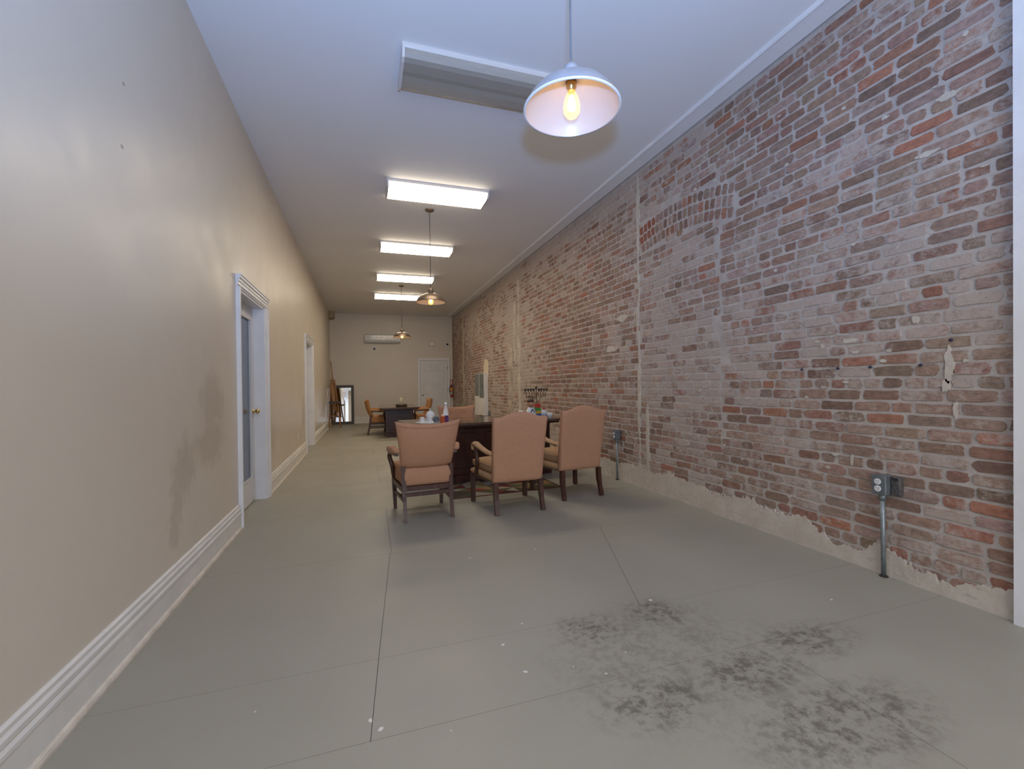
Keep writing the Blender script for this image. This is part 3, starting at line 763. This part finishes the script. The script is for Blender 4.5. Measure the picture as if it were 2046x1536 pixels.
# ------------------------------------------------------------------ tables
def table(label, loc, rz, LX, LY, zt, bases, group='dark mahogany tables'):
    g = thing('conference_table', label, 'table', loc, rz, group)
    bm = BM(); c_ = .05
    prism(bm, [(0, c_), (c_*.3, c_*.3), (c_, 0), (LX-c_, 0), (LX-c_*.3, c_*.3), (LX, c_), (LX, LY-c_), (LX-c_*.3, LY-c_*.3), (LX-c_, LY), (c_, LY), (c_*.3, LY-c_*.3), (0, LY-c_)], 'z', zt-.030, zt)
    bmesh.ops.bevel(bm, geom=[e for e in bm.edges if abs(e.verts[0].co.z-e.verts[1].co.z) < 1e-5], offset=.006, segments=2, affect='EDGES')
    obj('table_top', bm, M_top, g)
    bm = BM(); box(bm, .03, LX-.03, .03, LY-.03, zt-.055, zt-.030, .006); obj('under_moulding', bm, M_mahog, g)
    for x0, x1, y0, y1 in bases:
        b = bxo('pedestal', (x0, x1, y0, y1, .10, zt-.055), M_mahog, g)
        bm = BM(); box(bm, x0-.015, x1+.015, y0-.015, y1+.015, 0, .085, .004); box(bm, x0-.008, x1+.008, y0-.008, y1+.008, .085, .105, .006); obj('plinth', bm, M_mahog, b)
        bm = BM(); box(bm, x0-.01, x1+.01, y0-.01, y1+.01, zt-.085, zt-.055, .008); obj('cornice', bm, M_mahog, b)
        n_ = max(1, round((x1-x0)/.5))
        for i in range(n_):
            xa = lerp(x0, x1, i/n_)+.05; xb = lerp(x0, x1, (i+1)/n_)-.05
            for ys in (y0-.006, y1+.006):
                bm = BM(); box(bm, xa, xb, ys-.006, ys+.006, .17, zt-.14, .005); obj('base_panel', bm, M_mahog, b)
    return g
T1 = (.50, 5.02); RZ1 = R(6)
table('large dark mahogany table behind the three nearest chairs', (*T1, .003), RZ1, 1.92, .95, .735, [(.40, 1.865, .24, .72)])
table('dark mahogany table further back under the far pendant lamp', (.35, 10.45, 0), R(-1), .88, 2.1, .70, [(.13, .75, .38, .74), (.13, .75, 1.62, 1.95)])
def on_t1(x, y, z=.738):
    c, s_ = math.cos(RZ1), math.sin(RZ1); return (T1[0]+x*c-y*s_, T1[1]+x*s_+y*c, z)

# ------------------------------------------------------------------ rug
RW, RD = 1.30, 1.45
bm = BM(); lay = bm.loops.layers.float_color.new('tint'); rr = random.Random(12)
pal = [(.50, .43, .30), (.23, .022, .022), (.055, .035, .02), (.13, .13, .055), (.42, .27, .09), (.27, .035, .03), (.46, .42, .33), (.09, .085, .05)]
nx, ny = 5, 7; bd = .028
def addq(pts, c):
    f = bm.faces.new([bm.verts.new(q) for q in pts])
    for lp in f.loops: lp[lay] = (*c, 1)
box(bm, 0, RW, 0, RD, 0, .0024)
for f in bm.faces:
    for lp in f.loops: lp[lay] = (.12, .015, .015, 1)
for i in range(nx):
    for j in range(ny):
        x0 = bd+(RW-2*bd)*i/nx; x1 = bd+(RW-2*bd)*(i+1)/nx; y0 = bd+(RD-2*bd)*j/ny; y1 = bd+(RD-2*bd)*(j+1)/ny; z = .0028
        xm, ym = (x0+x1)/2, (y0+y1)/2; cs = rr.sample(pal, 4)
        P = [(x0, y0, z), (x1, y0, z), (x1, y1, z), (x0, y1, z), (xm, ym, z)]
        k_ = rr.random()
        if k_ < .6:
            for a, b in ((0, 1), (1, 2), (2, 3), (3, 0)): addq((P[a], P[b], P[4]), cs[a])
        elif k_ < .8: addq((P[0], P[1], P[2]), cs[0]); addq((P[0], P[2], P[3]), cs[1])
        else: addq((P[0], P[1], P[3]), cs[0]); addq((P[1], P[2], P[3]), cs[1])
t = NT('woven_rug'); at = t.n('ShaderNodeAttribute', attribute_name='tint')
t.col(t.mix(t.ramp(t.noise(t.obj(), 260, 3), .4, .6, 0, .25), t.mix(1.0, at.outputs['Color'], (.75, .75, .75), 'MULTIPLY'), (.05, .04, .03))); t.rough(1); t.bump(t.noise(t.obj(), 400, 3), .4, .003)  # whole print darkened to stand for the chairs' shade
tag(obj('rug', bm, t.m, loc=(.845, 4.57, .0002), rot=(0, 0, R(3.3))), 'rug of red, cream and olive triangles under the near table', 'rug')

# ------------------------------------------------------------------ things on the near table
def glass_mug(label, x, y, z, s=1.0, mat=None):
    g = thing('glass_mug', label, 'glass', (x, y, z), random.uniform(0, 3), 'upturned glasses on the near table')
    prof = [(.034, 0), (.036, .004), (.033, .03), (.029, .06), (.026, .066), (.020, .069), (.018, .062), (.0, .06)]
    bm = BM(); lathe(bm, [(r*s, q*s) for r, q in prof], 14); obj('cup', bm, mat or M_glass, g)
    bm = BM(); sweep(bm, smooth_path([(.031*s, 0, .05*s), (.052*s, 0, .045*s), (.05*s, 0, .02*s), (.033*s, 0, .014*s)], 4), .0045*s, 6); obj('handle', bm, mat or M_glass, g)
    return g
tx, ty = .255, .24
tray = thing('serving_tray', 'pale round tray under the upturned glasses on the near table', 'tray', on_t1(tx, ty))
bm = BM(); lathe(bm, [(0, 0), (.140, 0), (.155, .010), (.160, .016), (.154, .014), (.136, .005), (0, .005)], 32); obj('dish', bm, M_glass, tray, True)
px, py, pz = on_t1(tx, ty, .7445)
glass_mug('leftmost upturned glass on the tray', px-.085, py-.02, pz, 1.02)
glass_mug('middle upturned glass on the tray', px-.005, py-.06, pz, 1.0)
M_smoke = glass('smoked_glass', (.10, .13, .17), .75)
glass_mug('dark-patterned upturned glass at the right of the tray', px+.078, py-.035, pz, 1.0, M_smoke)
glass_mug('upturned glass at the back of the tray', px+.01, py+.05, pz, 1.0)
bm = BM(); lathe(bm, [(.052, 0), (.054, .006), (.05, .035), (.036, .056), (.016, .066), (.014, .075), (0, .078)], 20)
gb = thing('glass_bowl', 'clear faceted glass bowl turned upside down on top of the glasses', 'bowl', (px+.01, py+.0, pz+.069))
obj('bowl_body', bm, glass('crystal', (.85, .88, .92), .6), gb)
bm = BM(); lathe(bm, [(.008, .076), (.014, .086), (.010, .096), (0, .098)], 12); obj('foot', bm, M_nickel, gb)
b = thing('snack_box', 'small orange and purple carton beside the glasses', 'box', on_t1(tx+.145, ty-.12), R(20))
bxo('carton', (-.045, .0, -.02, .02, 0, .085), plain('orange_card', (.52, .10, .03), .5, var=.3), b)
bxo('carton_side', (.0, .045, -.02, .02, 0, .09), plain('purple_card', (.10, .03, .13), .5, var=.3), b)
bm = BM(); prism(bm, [(-.02, .085), (.0, .105), (.02, .085)], 'x', -.035, -.005); obj('carton_flap', bm, plain('cream_card', (.65, .5, .35), .6), b)
b = thing('glass_bottle', 'tall clear bottle half full of white liquid beside the carton', 'bottle', on_t1(tx+.225, ty+.09))
bm = BM(); lathe(bm, [(0, 0), (.033, 0), (.035, .004), (.035, .120), (.028, .150), (.016, .175), (.015, .205), (.018, .208), (.018, .214), (0, .216)], 20); obj('bottle_body', bm, M_glass, b, True)
bm = BM(); lathe(bm, [(0, .003), (.032, .003), (.032, .115), (0, .117)], 18); obj('contents', bm, plain('white_sugar', (.75, .73, .74), .8), b, True)
bm = BM(); lathe(bm, [(.018, .206), (.019, .222), (.012, .232), (0, .234)], 14); obj('stopper', bm, M_white, b, True)

# right-hand group
mx, my = 1.765, .44
me_ = thing('menorah', 'black metal nine-branched menorah at the back of the near table', 'candelabrum', on_t1(mx+.085, my+.14), RZ1); me_.scale = (1.2, 1.2, 1.17)
bm = BM(); lathe(bm, [(0, 0), (.06, 0), (.062, .01), (.045, .02), (.018, .03), (.012, .045)], 20); obj('base', bm, M_bronze_dim, me_, True)
M_iron = plain('wrought_iron', (.045, .038, .03), .5, .4)
bm = BM(); sweep(bm, [(0, 0, .03), (0, 0, .15), (0, 0, .335)], .0045, 8); obj('stem', bm, M_iron, me_, True)
for s_ in (-1, 1):
    bm = BM(); sweep(bm, smooth_path([(0, 0, .13), (s_*.03, 0, .17), (s_*.055, 0, .215), (s_*.075, 0, .235)], 5), .0038, 6); obj('brace', bm, M_iron, me_, True)
for i in range(9):
    x = (i-4)*.0345; ct = .345 if i == 4 else .325
    if i != 4:
        s_ = 1 if x < 0 else -1
        bm = BM(); sweep(bm, smooth_path([(x, 0, ct-.03), (x+s_*.016, 0, ct-.055), (x+s_*.010, 0, ct-.085), (x+s_*.028, 0, ct-.10), (x+s_*.042, 0, ct-.085)], 5), .0034, 6); obj('branch', bm, M_iron, me_, True)
    bm = BM(); lathe(bm, [(.005, -.034), (.009, -.024), (.0145, -.012), (.015, .0), (.012, .0), (.010, -.010), (0, -.012)], 12, (x, 0, ct)); obj('candle_cup', bm, M_iron, me_, True)
fg = thing('figurine', 'small figurine with dark hair, white top and black scarf', 'figurine', on_t1(mx-.105, my-.06), R(10)); fg.scale = (1.1, 1.1, 1.12)
def torso(u, v, w_):
    return ((u-.5)*lerp(.125, .07, max(0, v-.45)/.55), w_*lerp(.085, .06, v), .0+v*.118)
obj('body', pad(BM(), torso, 14, 14, 4), plain('white_plastic_top', (.72, .74, .77), .5), fg, True)
M_skin = plain('painted_skin', (.40, .20, .11), .5)
bm = BM(); lathe(bm, [(.018, .105), (.018, .125), (.030, .132), (.036, .150), (.0375, .172), (.034, .192), (.022, .205), (0, .209)], 18)
for v_ in bm.verts:
    if v_.co.z > .13: v_.co.y *= 1.08
    if v_.co.y < -.03 and .150 < v_.co.z < .168: v_.co.y -= .010
hd = obj('head', bm, M_skin, fg, True)
bm = BM(); lathe(bm, [(.0385, .178), (.0395, .192), (.034, .206), (.020, .214), (0, .216)], 18)
for v_ in bm.verts: v_.co.y = v_.co.y*1.1+.004
obj('hair', bm, plain('dark_hair', (.03, .014, .008), .6), hd, True)
for s_ in (-1, 1):
    bm = BM(); lathe(bm, [(0, .006), (.006, 0), (0, -.006)], 8, (s_*.038, 0, .163)); obj('ear', bm, M_skin, hd, True)
    bm = BM(); lathe(bm, [(0, .003), (.0035, 0), (0, -.003)], 8, (s_*.013, -.0375, .172)); obj('eye', bm, M_black, hd, True)
    bm = BM(); beam(bm, (0, -.040, .098), (s_*.026, -.043, .062), .010, .006); obj('scarf', bm, M_black, fg)
bm = BM(); beam(bm, (-.010, -.037, .146), (.010, -.037, .146), .004, .003); obj('mouth', bm, plain('mouth_paint', (.2, .05, .04), .5), hd)
bt = thing('toy_block', 'red toy block on top of the stacked blocks', 'toy block', on_t1(mx+.0, my-.05, .738+.126), R(8), 'stacked toy blocks')
def blk(root, c, n_):
    bxo('block_body', (-.034, .034, -.034, .034, 0, .041), plain(n_, c, .35), root, .003)
    bm = BM()
    for i in (-1, 1):
        for j in (-1, 1): lathe(bm, [(.009, .041), (.009, .049), (0, .0492)], 10, (i*.017, j*.017, 0))
    obj('studs', bm, plain(n_, c, .35), root)
bxo('block_body', (-.032, .032, -.032, .032, 0, .050), plain('red_plastic', (.50, .03, .03), .35), bt, .003)
for i, (n_, c) in enumerate((('blue', (.01, .10, .42)), ('yellow', (.55, .36, .04)), ('green', (.05, .26, .05)))):
    r_ = thing('toy_block', f'{n_} toy block in the stack beside the figurine', 'toy block', on_t1(mx, my-.05, .738+i*.042), R(8), 'stacked toy blocks')
    bxo('block_body', (-.036, .036, -.036, .036, 0, .042), plain(n_+'_plastic', c, .35), r_, .003)
j = thing('storage_jar', 'squat clear jar with purple contents and red lid beside the blocks', 'jar', on_t1(mx+.04, my-.16))
bm = BM(); lathe(bm, [(0, 0), (.040, 0), (.042, .004), (.042, .075), (.030, .095), (.028, .100), (0, .1)], 20); obj('jar_body', bm, M_glass, j, True)
bm = BM(); lathe(bm, [(0, .003), (.039, .003), (.039, .055), (0, .056)], 18); obj('contents', bm, plain('purple_liquid', (.035, .012, .10), .3), j, True)
bm = BM(); lathe(bm, [(.018, .1), (.019, .125), (0, .127)], 14); obj('lid', bm, plain('red_lid', (.5, .06, .05), .4), j, True)
for lab, dx, dy, s_ in (('white ceramic bowl behind the small bowl on the near table', .17, -.06, .95), ('small white bowl near the corner of the near table', .165, -.22, .75)):
    g = thing('bowl', lab, 'bowl', on_t1(mx+.095, my+dy+.005), 0, 'white bowls on the near table')
    bm = BM(); lathe(bm, [(r*s_, z*s_) for r, z in ((0, 0), (.03, 0), (.034, .01), (.050, .04), (.056, .075), (.053, .075), (.046, .042), (.03, .014), (0, .012))], 22); obj('bowl_body', bm, M_white, g, True)
    bm = BM(); lathe(bm, [(r*s_, z*s_) for r, z in ((.055, .073), (.058, .076), (.055, .079), (.052, .076))], 22, close=False); obj('rim', bm, M_white, g, True)
g = thing('candy_dish', 'small dark red and white dish to the left of the figurine', 'dish', on_t1(mx-.245, my-.05))
bm = BM(); lathe(bm, [(0, 0), (.03, 0), (.045, .05), (.052, .085), (.048, .085), (.03, .02), (0, .015)], 18); obj('dish_body', bm, plain('maroon_glaze', (.10, .015, .018), .3), g, True)
bm = BM(); lathe(bm, [(.046, .078), (.03, .092), (0, .096)], 16); obj('filling', bm, M_white, g, True)

# candle tray on the far table
g = thing('candle_tray', 'dark tray holding a cream pillar candle on the far table', 'candle holder', (.86, 11.05, .70))
bm = BM(); lathe(bm, [(0, 0), (.125, 0), (.135, .01), (.135, .055), (.125, .055), (.12, .015), (0, .014)], 28); obj('tray', bm, M_frame, g, True)
c_ = thing('pillar_candle', 'tall cream pillar candle standing in the dark tray', 'candle', (.855, 11.05, .714))
bm = BM(); lathe(bm, [(0, 0), (.033, 0), (.033, .185), (.028, .19), (0, .184)], 18); obj('wax', bm, plain('cream_wax', (.62, .55, .40), .5), c_, True)
bm = BM(); sweep(bm, [(0, 0, .18), (.001, 0, .198)], .0015, 6); obj('wick', bm, M_black, c_)
for i, (a, r_) in enumerate(((2.6, .08), (.5, .085), (1.4, .08))):
    q = thing('glass_pebble', 'shiny glass pebble in the dark tray, ' + ('to the left of the candle', 'to the right of the candle', 'behind the candle')[i], 'pebble', (.86+r_*math.cos(a), 11.05+r_*math.sin(a), .714), group='glass pebbles around the candle')
    bm = BM(); lathe(bm, [(0, 0), (.018, .004), (.022, .014), (.014, .025), (0, .028)], 10); obj('pebble_body', bm, M_nickel, q, True)

# ------------------------------------------------------------------ far wall
g = thing('air_conditioner', 'white wall-mounted split air conditioner on the far wall', 'air conditioner', (.62, YB, 2.63))
bm = BM(); prism(bm, [(0, .02), (0, .28), (-.10, .28), (-.17, .265), (-.195, .23), (-.20, .09), (-.19, .05), (-.15, .02), (-.08, 0)], 'x', -.53, .53); obj('body', bm, plain('glossy_white_plastic', (.68, .67, .65), .12), g)
for s_ in (-1, 1):
    bm = BM(); prism(bm, [(0, .02), (0, .282), (-.10, .282), (-.17, .267), (-.197, .23), (-.202, .09), (-.192, .05), (-.15, .018), (-.08, -.002)], 'x', s_*.53, s_*.555); obj('end_cap', bm, M_white, g)
bm = BM(); prism(bm, [(-.095, .0), (-.155, .012), (-.196, .046), (-.200, .043), (-.158, .004), (-.095, -.008)], 'x', -.50, .50); obj('louver', bm, M_white, g)
bxo('air_outlet', (-.49, .49, -.14, -.09, -.003, .012), M_black, g)
for x, z, lab in ((.357, 2.434, 'dark round fitting below the air conditioner'), (2.767, 2.616, 'dark round fitting above the far door near the brick')):
    g = thing('round_sensor', lab, 'sensor', (x, YB, z))
    bm = BM(); lathe(bm, [(.012, 0), (.010, -.02), (.030, -.028), (.036, -.045), (.028, -.062), (0, -.068)], 16, axis='y'); obj('knob_head', bm, M_navy, g, True)
    bm = BM(); lathe(bm, [(.05, 0), (.05, -.004), (0, -.005)], 18, axis='y'); obj('wall_plate', bm, M_white, g)
g = thing('alarm_box', 'small white box high on the far wall over the door', 'alarm', (2.24, YB, 2.56))
bm = BM(); box(bm, -.09, .09, -.045, 0, 0, .13, .012, 2); obj('cover', bm, M_wall, g)
bxo('grille', (-.06, .06, -.049, -.044, .03, .10), M_white, g)
g = thing('door_sensor', 'narrow white plate on the far wall left of the door', 'switch', (1.655, YB, 1.97))
bm = BM(); box(bm, -.035, .035, -.012, 0, 0, .115, .004); obj('plate', bm, M_wall, g); bxo('toggle', (-.006, .006, -.022, -.010, .045, .07), M_white, g)

g = thing('fire_extinguisher', 'red fire extinguisher with yellow label hung in the corner by the far door', 'fire extinguisher', (2.885, YB-.10, .80))
M_red = plain('red_enamel', (.36, .018, .02), .3)
bm = BM(); lathe(bm, [(0, 0), (.052, 0), (.058, .012), (.058, .30), (.050, .335), (.028, .355), (.02, .36), (.02, .375)], 22); obj('cylinder', bm, M_red, g, True)
bm = BM(); lathe(bm, [(.0595, .21), (.0595, .305)], 22, close=False); obj('label_band', bm, plain('yellow_label', (.50, .32, .05), .5), g, True)
bm = BM(); lathe(bm, [(.0595, .07), (.0595, .18)], 22, close=False); obj('label_band', bm, plain('silver_label', (.36, .30, .27), .5), g, True)
bm = BM(); box(bm, -.02, .02, -.02, .02, .37, .40); beam(bm, (-.06, 0, .425), (.05, 0, .405), .02, .012); beam(bm, (-.055, 0, .385), (.03, 0, .385), .02, .010); obj('valve_handle', bm, M_black, g)
bm = BM(); sweep(bm, smooth_path([(-.02, -.01, .39), (-.065, -.01, .34), (-.072, -.01, .22), (-.068, -.01, .12)], 5), .009, 8); obj('hose', bm, M_black, g, True)
bm = BM(); box(bm, -.045, -.030, .06, .10, .38, .60); box(bm, .030, .045, .06, .10, .38, .60); box(bm, -.045, .045, .085, .10, .585, .60); box(bm, -.045, .045, .06, .10, .36, .385); obj('wall_bracket', bm, M_red, g)

# leaning mirror
g = thing('framed_mirror', 'dark-framed mirror leaning against the far wall beside the easel', 'mirror', (-.665, YB-.125, 0))
g.rotation_euler = (R(-4.2), 0, 0)
W2, HM, FW = .365, 1.255, .085
for n_, d in (('frame_rail', (-W2, W2, -.02, .02, 0, FW)), ('frame_rail', (-W2, W2, -.02, .02, HM-FW, HM)), ('frame_stile', (-W2, -W2+FW, -.02, .02, FW, HM-FW)), ('frame_stile', (W2-FW, W2, -.02, .02, FW, HM-FW))):
    bm = BM(); box(bm, *d, .008, 2); obj(n_, bm, M_frame, g)
bxo('mirror_glass', (-W2+FW, W2-FW, -.004, .004, FW, HM-FW), M_mirror, g)

# easel
g = thing('easel', 'wooden studio easel standing in the far left corner', 'easel', (-.80, 14.35, 0))
def eb(n_, p0, p1, w_, th, mat=M_pine): obj(n_, beam(BM(), p0, p1, w_, th), mat, g)
eb('mast', (.02, -.02, .30), (-.13, .16, 1.98), .030, .022)
eb('leg', (.15, -.30, 0), (-.03, .06, 1.42), .034, .022); eb('leg', (-.17, -.30, 0), (-.12, .06, 1.42), .034, .022); eb('leg', (-.10, .50, 0), (-.09, .08, 1.35), .030, .022)
eb('mast_rail', (-.055, -.13, .34), (-.10, .07, 1.50), .030, .020); eb('mast_rail', (.045, -.14, .34), (-.04, .07, 1.42), .030, .020)
eb('panel_back', (-.02, -.13, .50), (-.085, .05, 1.36), .10, .010)
eb('crossbar', (-.16, -.23, .34), (.10, -.23, .34), .035, .022); eb('crossbar', (-.15, .02, 1.30), (.0, .02, 1.30), .03, .02)
eb('canvas_tray', (-.17, -.22, .74), (.14, -.22, .74), .10, .035, M_frame); eb('tray_lip', (-.17, -.27, .76), (.16, -.27, .76), .016, .03, M_frame)
bm = BM(); lathe(bm, [(.018, 0), (.018, .03), (0, .032)], 10, (.15, -.22, .745)); obj('tray_knob', bm, M_frame, g)

# ------------------------------------------------------------------ things on the brick wall
def outlet(y, label, two=True):
    g = thing('outlet_box', label, 'outlet', (XR, y, 0), group='metal outlet boxes on the brick')
    bm = BM(); box(bm, -.075, -.010, -.038, .038, .487, .605, .006); b_ = obj('box', bm, M_greybox, g)
    bm = BM(); box(bm, -.079, -.074, -.036, .036, .490, .603, .003, 2); pl_ = obj('cover_plate', bm, M_greybox, g)
    for z in (.526, .567):
        bm = BM(); lathe(bm, [(.0175, 0), (.0175, -.004), (0, -.0045)], 20, (-.079, 0, z), 'x'); r_ = obj('receptacle', bm, M_white, pl_)
        for dy in (-.007, .007): bxo('slot', (-.0842, -.0825, dy-.0013, dy+.0013, z-.001, z+.008), M_black, pl_)
        bxo('ground_hole', (-.0842, -.0825, -.0022, .0022, z-.011, z-.006), M_black, pl_)
    bm = BM(); sweep(bm, [(-.040, 0, 0), (-.040, 0, .488)], .0125, 14); obj('conduit', bm, M_steel, g, True)
    bm = BM(); lathe(bm, [(.019, .455), (.019, .487), (.015, .49)], 12, (-.040, 0, 0)); obj('connector', bm, M_steel, g, True)
    bm = BM(); lathe(bm, [(.022, 0), (.022, .006), (.014, .008)], 14, (-.040, 0, 0)); obj('floor_collar', bm, M_dark, g, True)
    return g
outlet(1.825, 'grey metal double outlet box on a conduit at the right, nearest us')
g2 = outlet(4.755, 'grey metal outlet box on a conduit beside the right-hand armchair')
# chiselled-out back box beside the near outlet
g = thing('recessed_box', 'rough chiselled metal box beside the nearest outlet', 'junction box', (XR, 1.757, .49))
bm = BM(); box(bm, -.035, .0, -.022, .028, 0, .112, .004); obj('box', bm, plain('rusty_steel', (.10, .09, .085), .7, .3, var=.4, scale=40), g)
bxo('tab', (-.038, -.033, -.01, .012, .09, .105), M_black, g)
g = thing('outlet_plate', 'small grey outlet beside the white electrical cabinet on the brick', 'outlet', (XR, 10.62, .42))
bm = BM(); box(bm, -.05, 0, -.05, .05, 0, .12, .005); obj('box', bm, M_greybox, g); bxo('face', (-.054, -.049, -.03, .03, .02, .10), plain('grey_face', (.3, .3, .3), .5), g)
g = thing('electrical_cabinet', 'white electrical cabinet with two grey panel doors on the brick wall', 'electrical panel', (XR-.007, 0, 0))
XPF = -.10
bm = BM(); box(bm, XPF, 0, 10.76, 11.70, .42, 1.49); obj('cabinet_body', bm, M_base, g)
M_pd = plain('grey_panel_door', (.17, .19, .185), .4, .2, var=.04)
bxo('panel_door', (XPF-.012, XPF, 10.80, 11.20, .865, 1.475), M_pd, g, .004); bxo('panel_door', (XPF-.012, XPF, 11.28, 11.66, .905, 1.475), M_pd, g, .004)
bxo('latch', (XPF-.018, XPF-.011, 10.92, 10.94, 1.13, 1.20), M_black, g)
bxo('lower_cover', (XPF-.014, XPF, 10.79, 11.22, .42, .84), M_base, g, .004); bxo('lower_cover', (XPF-.014, XPF, 11.26, 11.70, .40, .88), M_base, g, .004)
# wall pins
for i, (y, z) in enumerate(((2.35, 1.248), (2.097, 1.245), (1.90, 1.246), (1.639, 1.246), (1.502, 1.372))):
    g = thing('wall_pin', 'small dark blue plug in the brick wall, ' + ('leftmost of the row of four', 'second from left in the row of four', 'third from left in the row of four', 'rightmost of the row of four', 'the single one above the row of four')[i], 'wall plug', (XR-.003, y, z), group='blue plugs in the brick wall')
    bm = BM(); lathe(bm, [(.005, .004), (.006, -.004), (.009, -.006), (.008, -.011), (0, -.013)], 10, axis='x'); obj('plug_head', bm, M_navy, g, True)
# outlets on the left wall
for y, lab in ((5.60, 'white outlet plate low on the left wall just past the glazed door'), (7.85, 'white outlet plate low on the left wall before the second door')):
    g = thing('wall_outlet', lab, 'outlet', (XL, y, .345))
    bm = BM(); box(bm, 0, .006, -.036, .036, 0, .118, .003); pl_ = obj('plate', bm, M_base, g)
    for z in (.038, .080):
        bm = BM(); lathe(bm, [(.015, .006), (.015, .008), (0, .0082)], 14, (0, 0, z), 'x'); obj('receptacle', bm, M_white, pl_)

# paint chips on the floor
def chip(px_, py_, s_, where):
    q = (CR*((px_-1023)/FPX) + CU*((768-py_)/FPX) + CF); t_ = -CAM_H/q.z; P = q*t_
    bm = BM(); n_ = 9
    pts = [(s_*(.8+.4*random.random())*math.cos(2*math.pi*i/n_), s_*.75*(.7+.5*random.random())*math.sin(2*math.pi*i/n_)) for i in range(n_)]
    prism(bm, pts, 'z', 0, .0016)
    tag(obj('paint_chip', bm, M_enamel, loc=(P.x, P.y, .0004), rot=(0, 0, random.uniform(0, 6))), 'white paint flake on the grey floor, ' + where, 'paint chip', 'white paint flakes on the floor')
for c_ in ((740, 1440, .010, 'upper left of the close pair nearest us'), (761, 1457, .011, 'lower right of the close pair nearest us'), (1050, 1342, .009, 'left of the dark stains, lower of two'),
           (1005, 1288, .009, 'left of the dark stains, upper of two'), (939, 1115, .008, 'just in front of the leftmost chair shadow'), (1069, 1097, .008, 'just in front of the middle chair shadow'),
           (1146, 1332, .004, 'tiny one left of the biggest stain'), (510, 1422, .004, 'alone near the left baseboard'), (901, 1460, .003, 'tiny one right of the close pair nearest us'),
           (1211, 1346, .006, 'on the upper edge of the biggest stain'), (1250, 1303, .005, 'between the upper and lower stains'), (1300, 1199, .012, 'at the seam above the right-hand upper stain'),
           (1661, 1198, .008, 'nearest the brick wall'), (1043, 1246, .006, 'small one on the seam beside a stain')):
    chip(*c_)
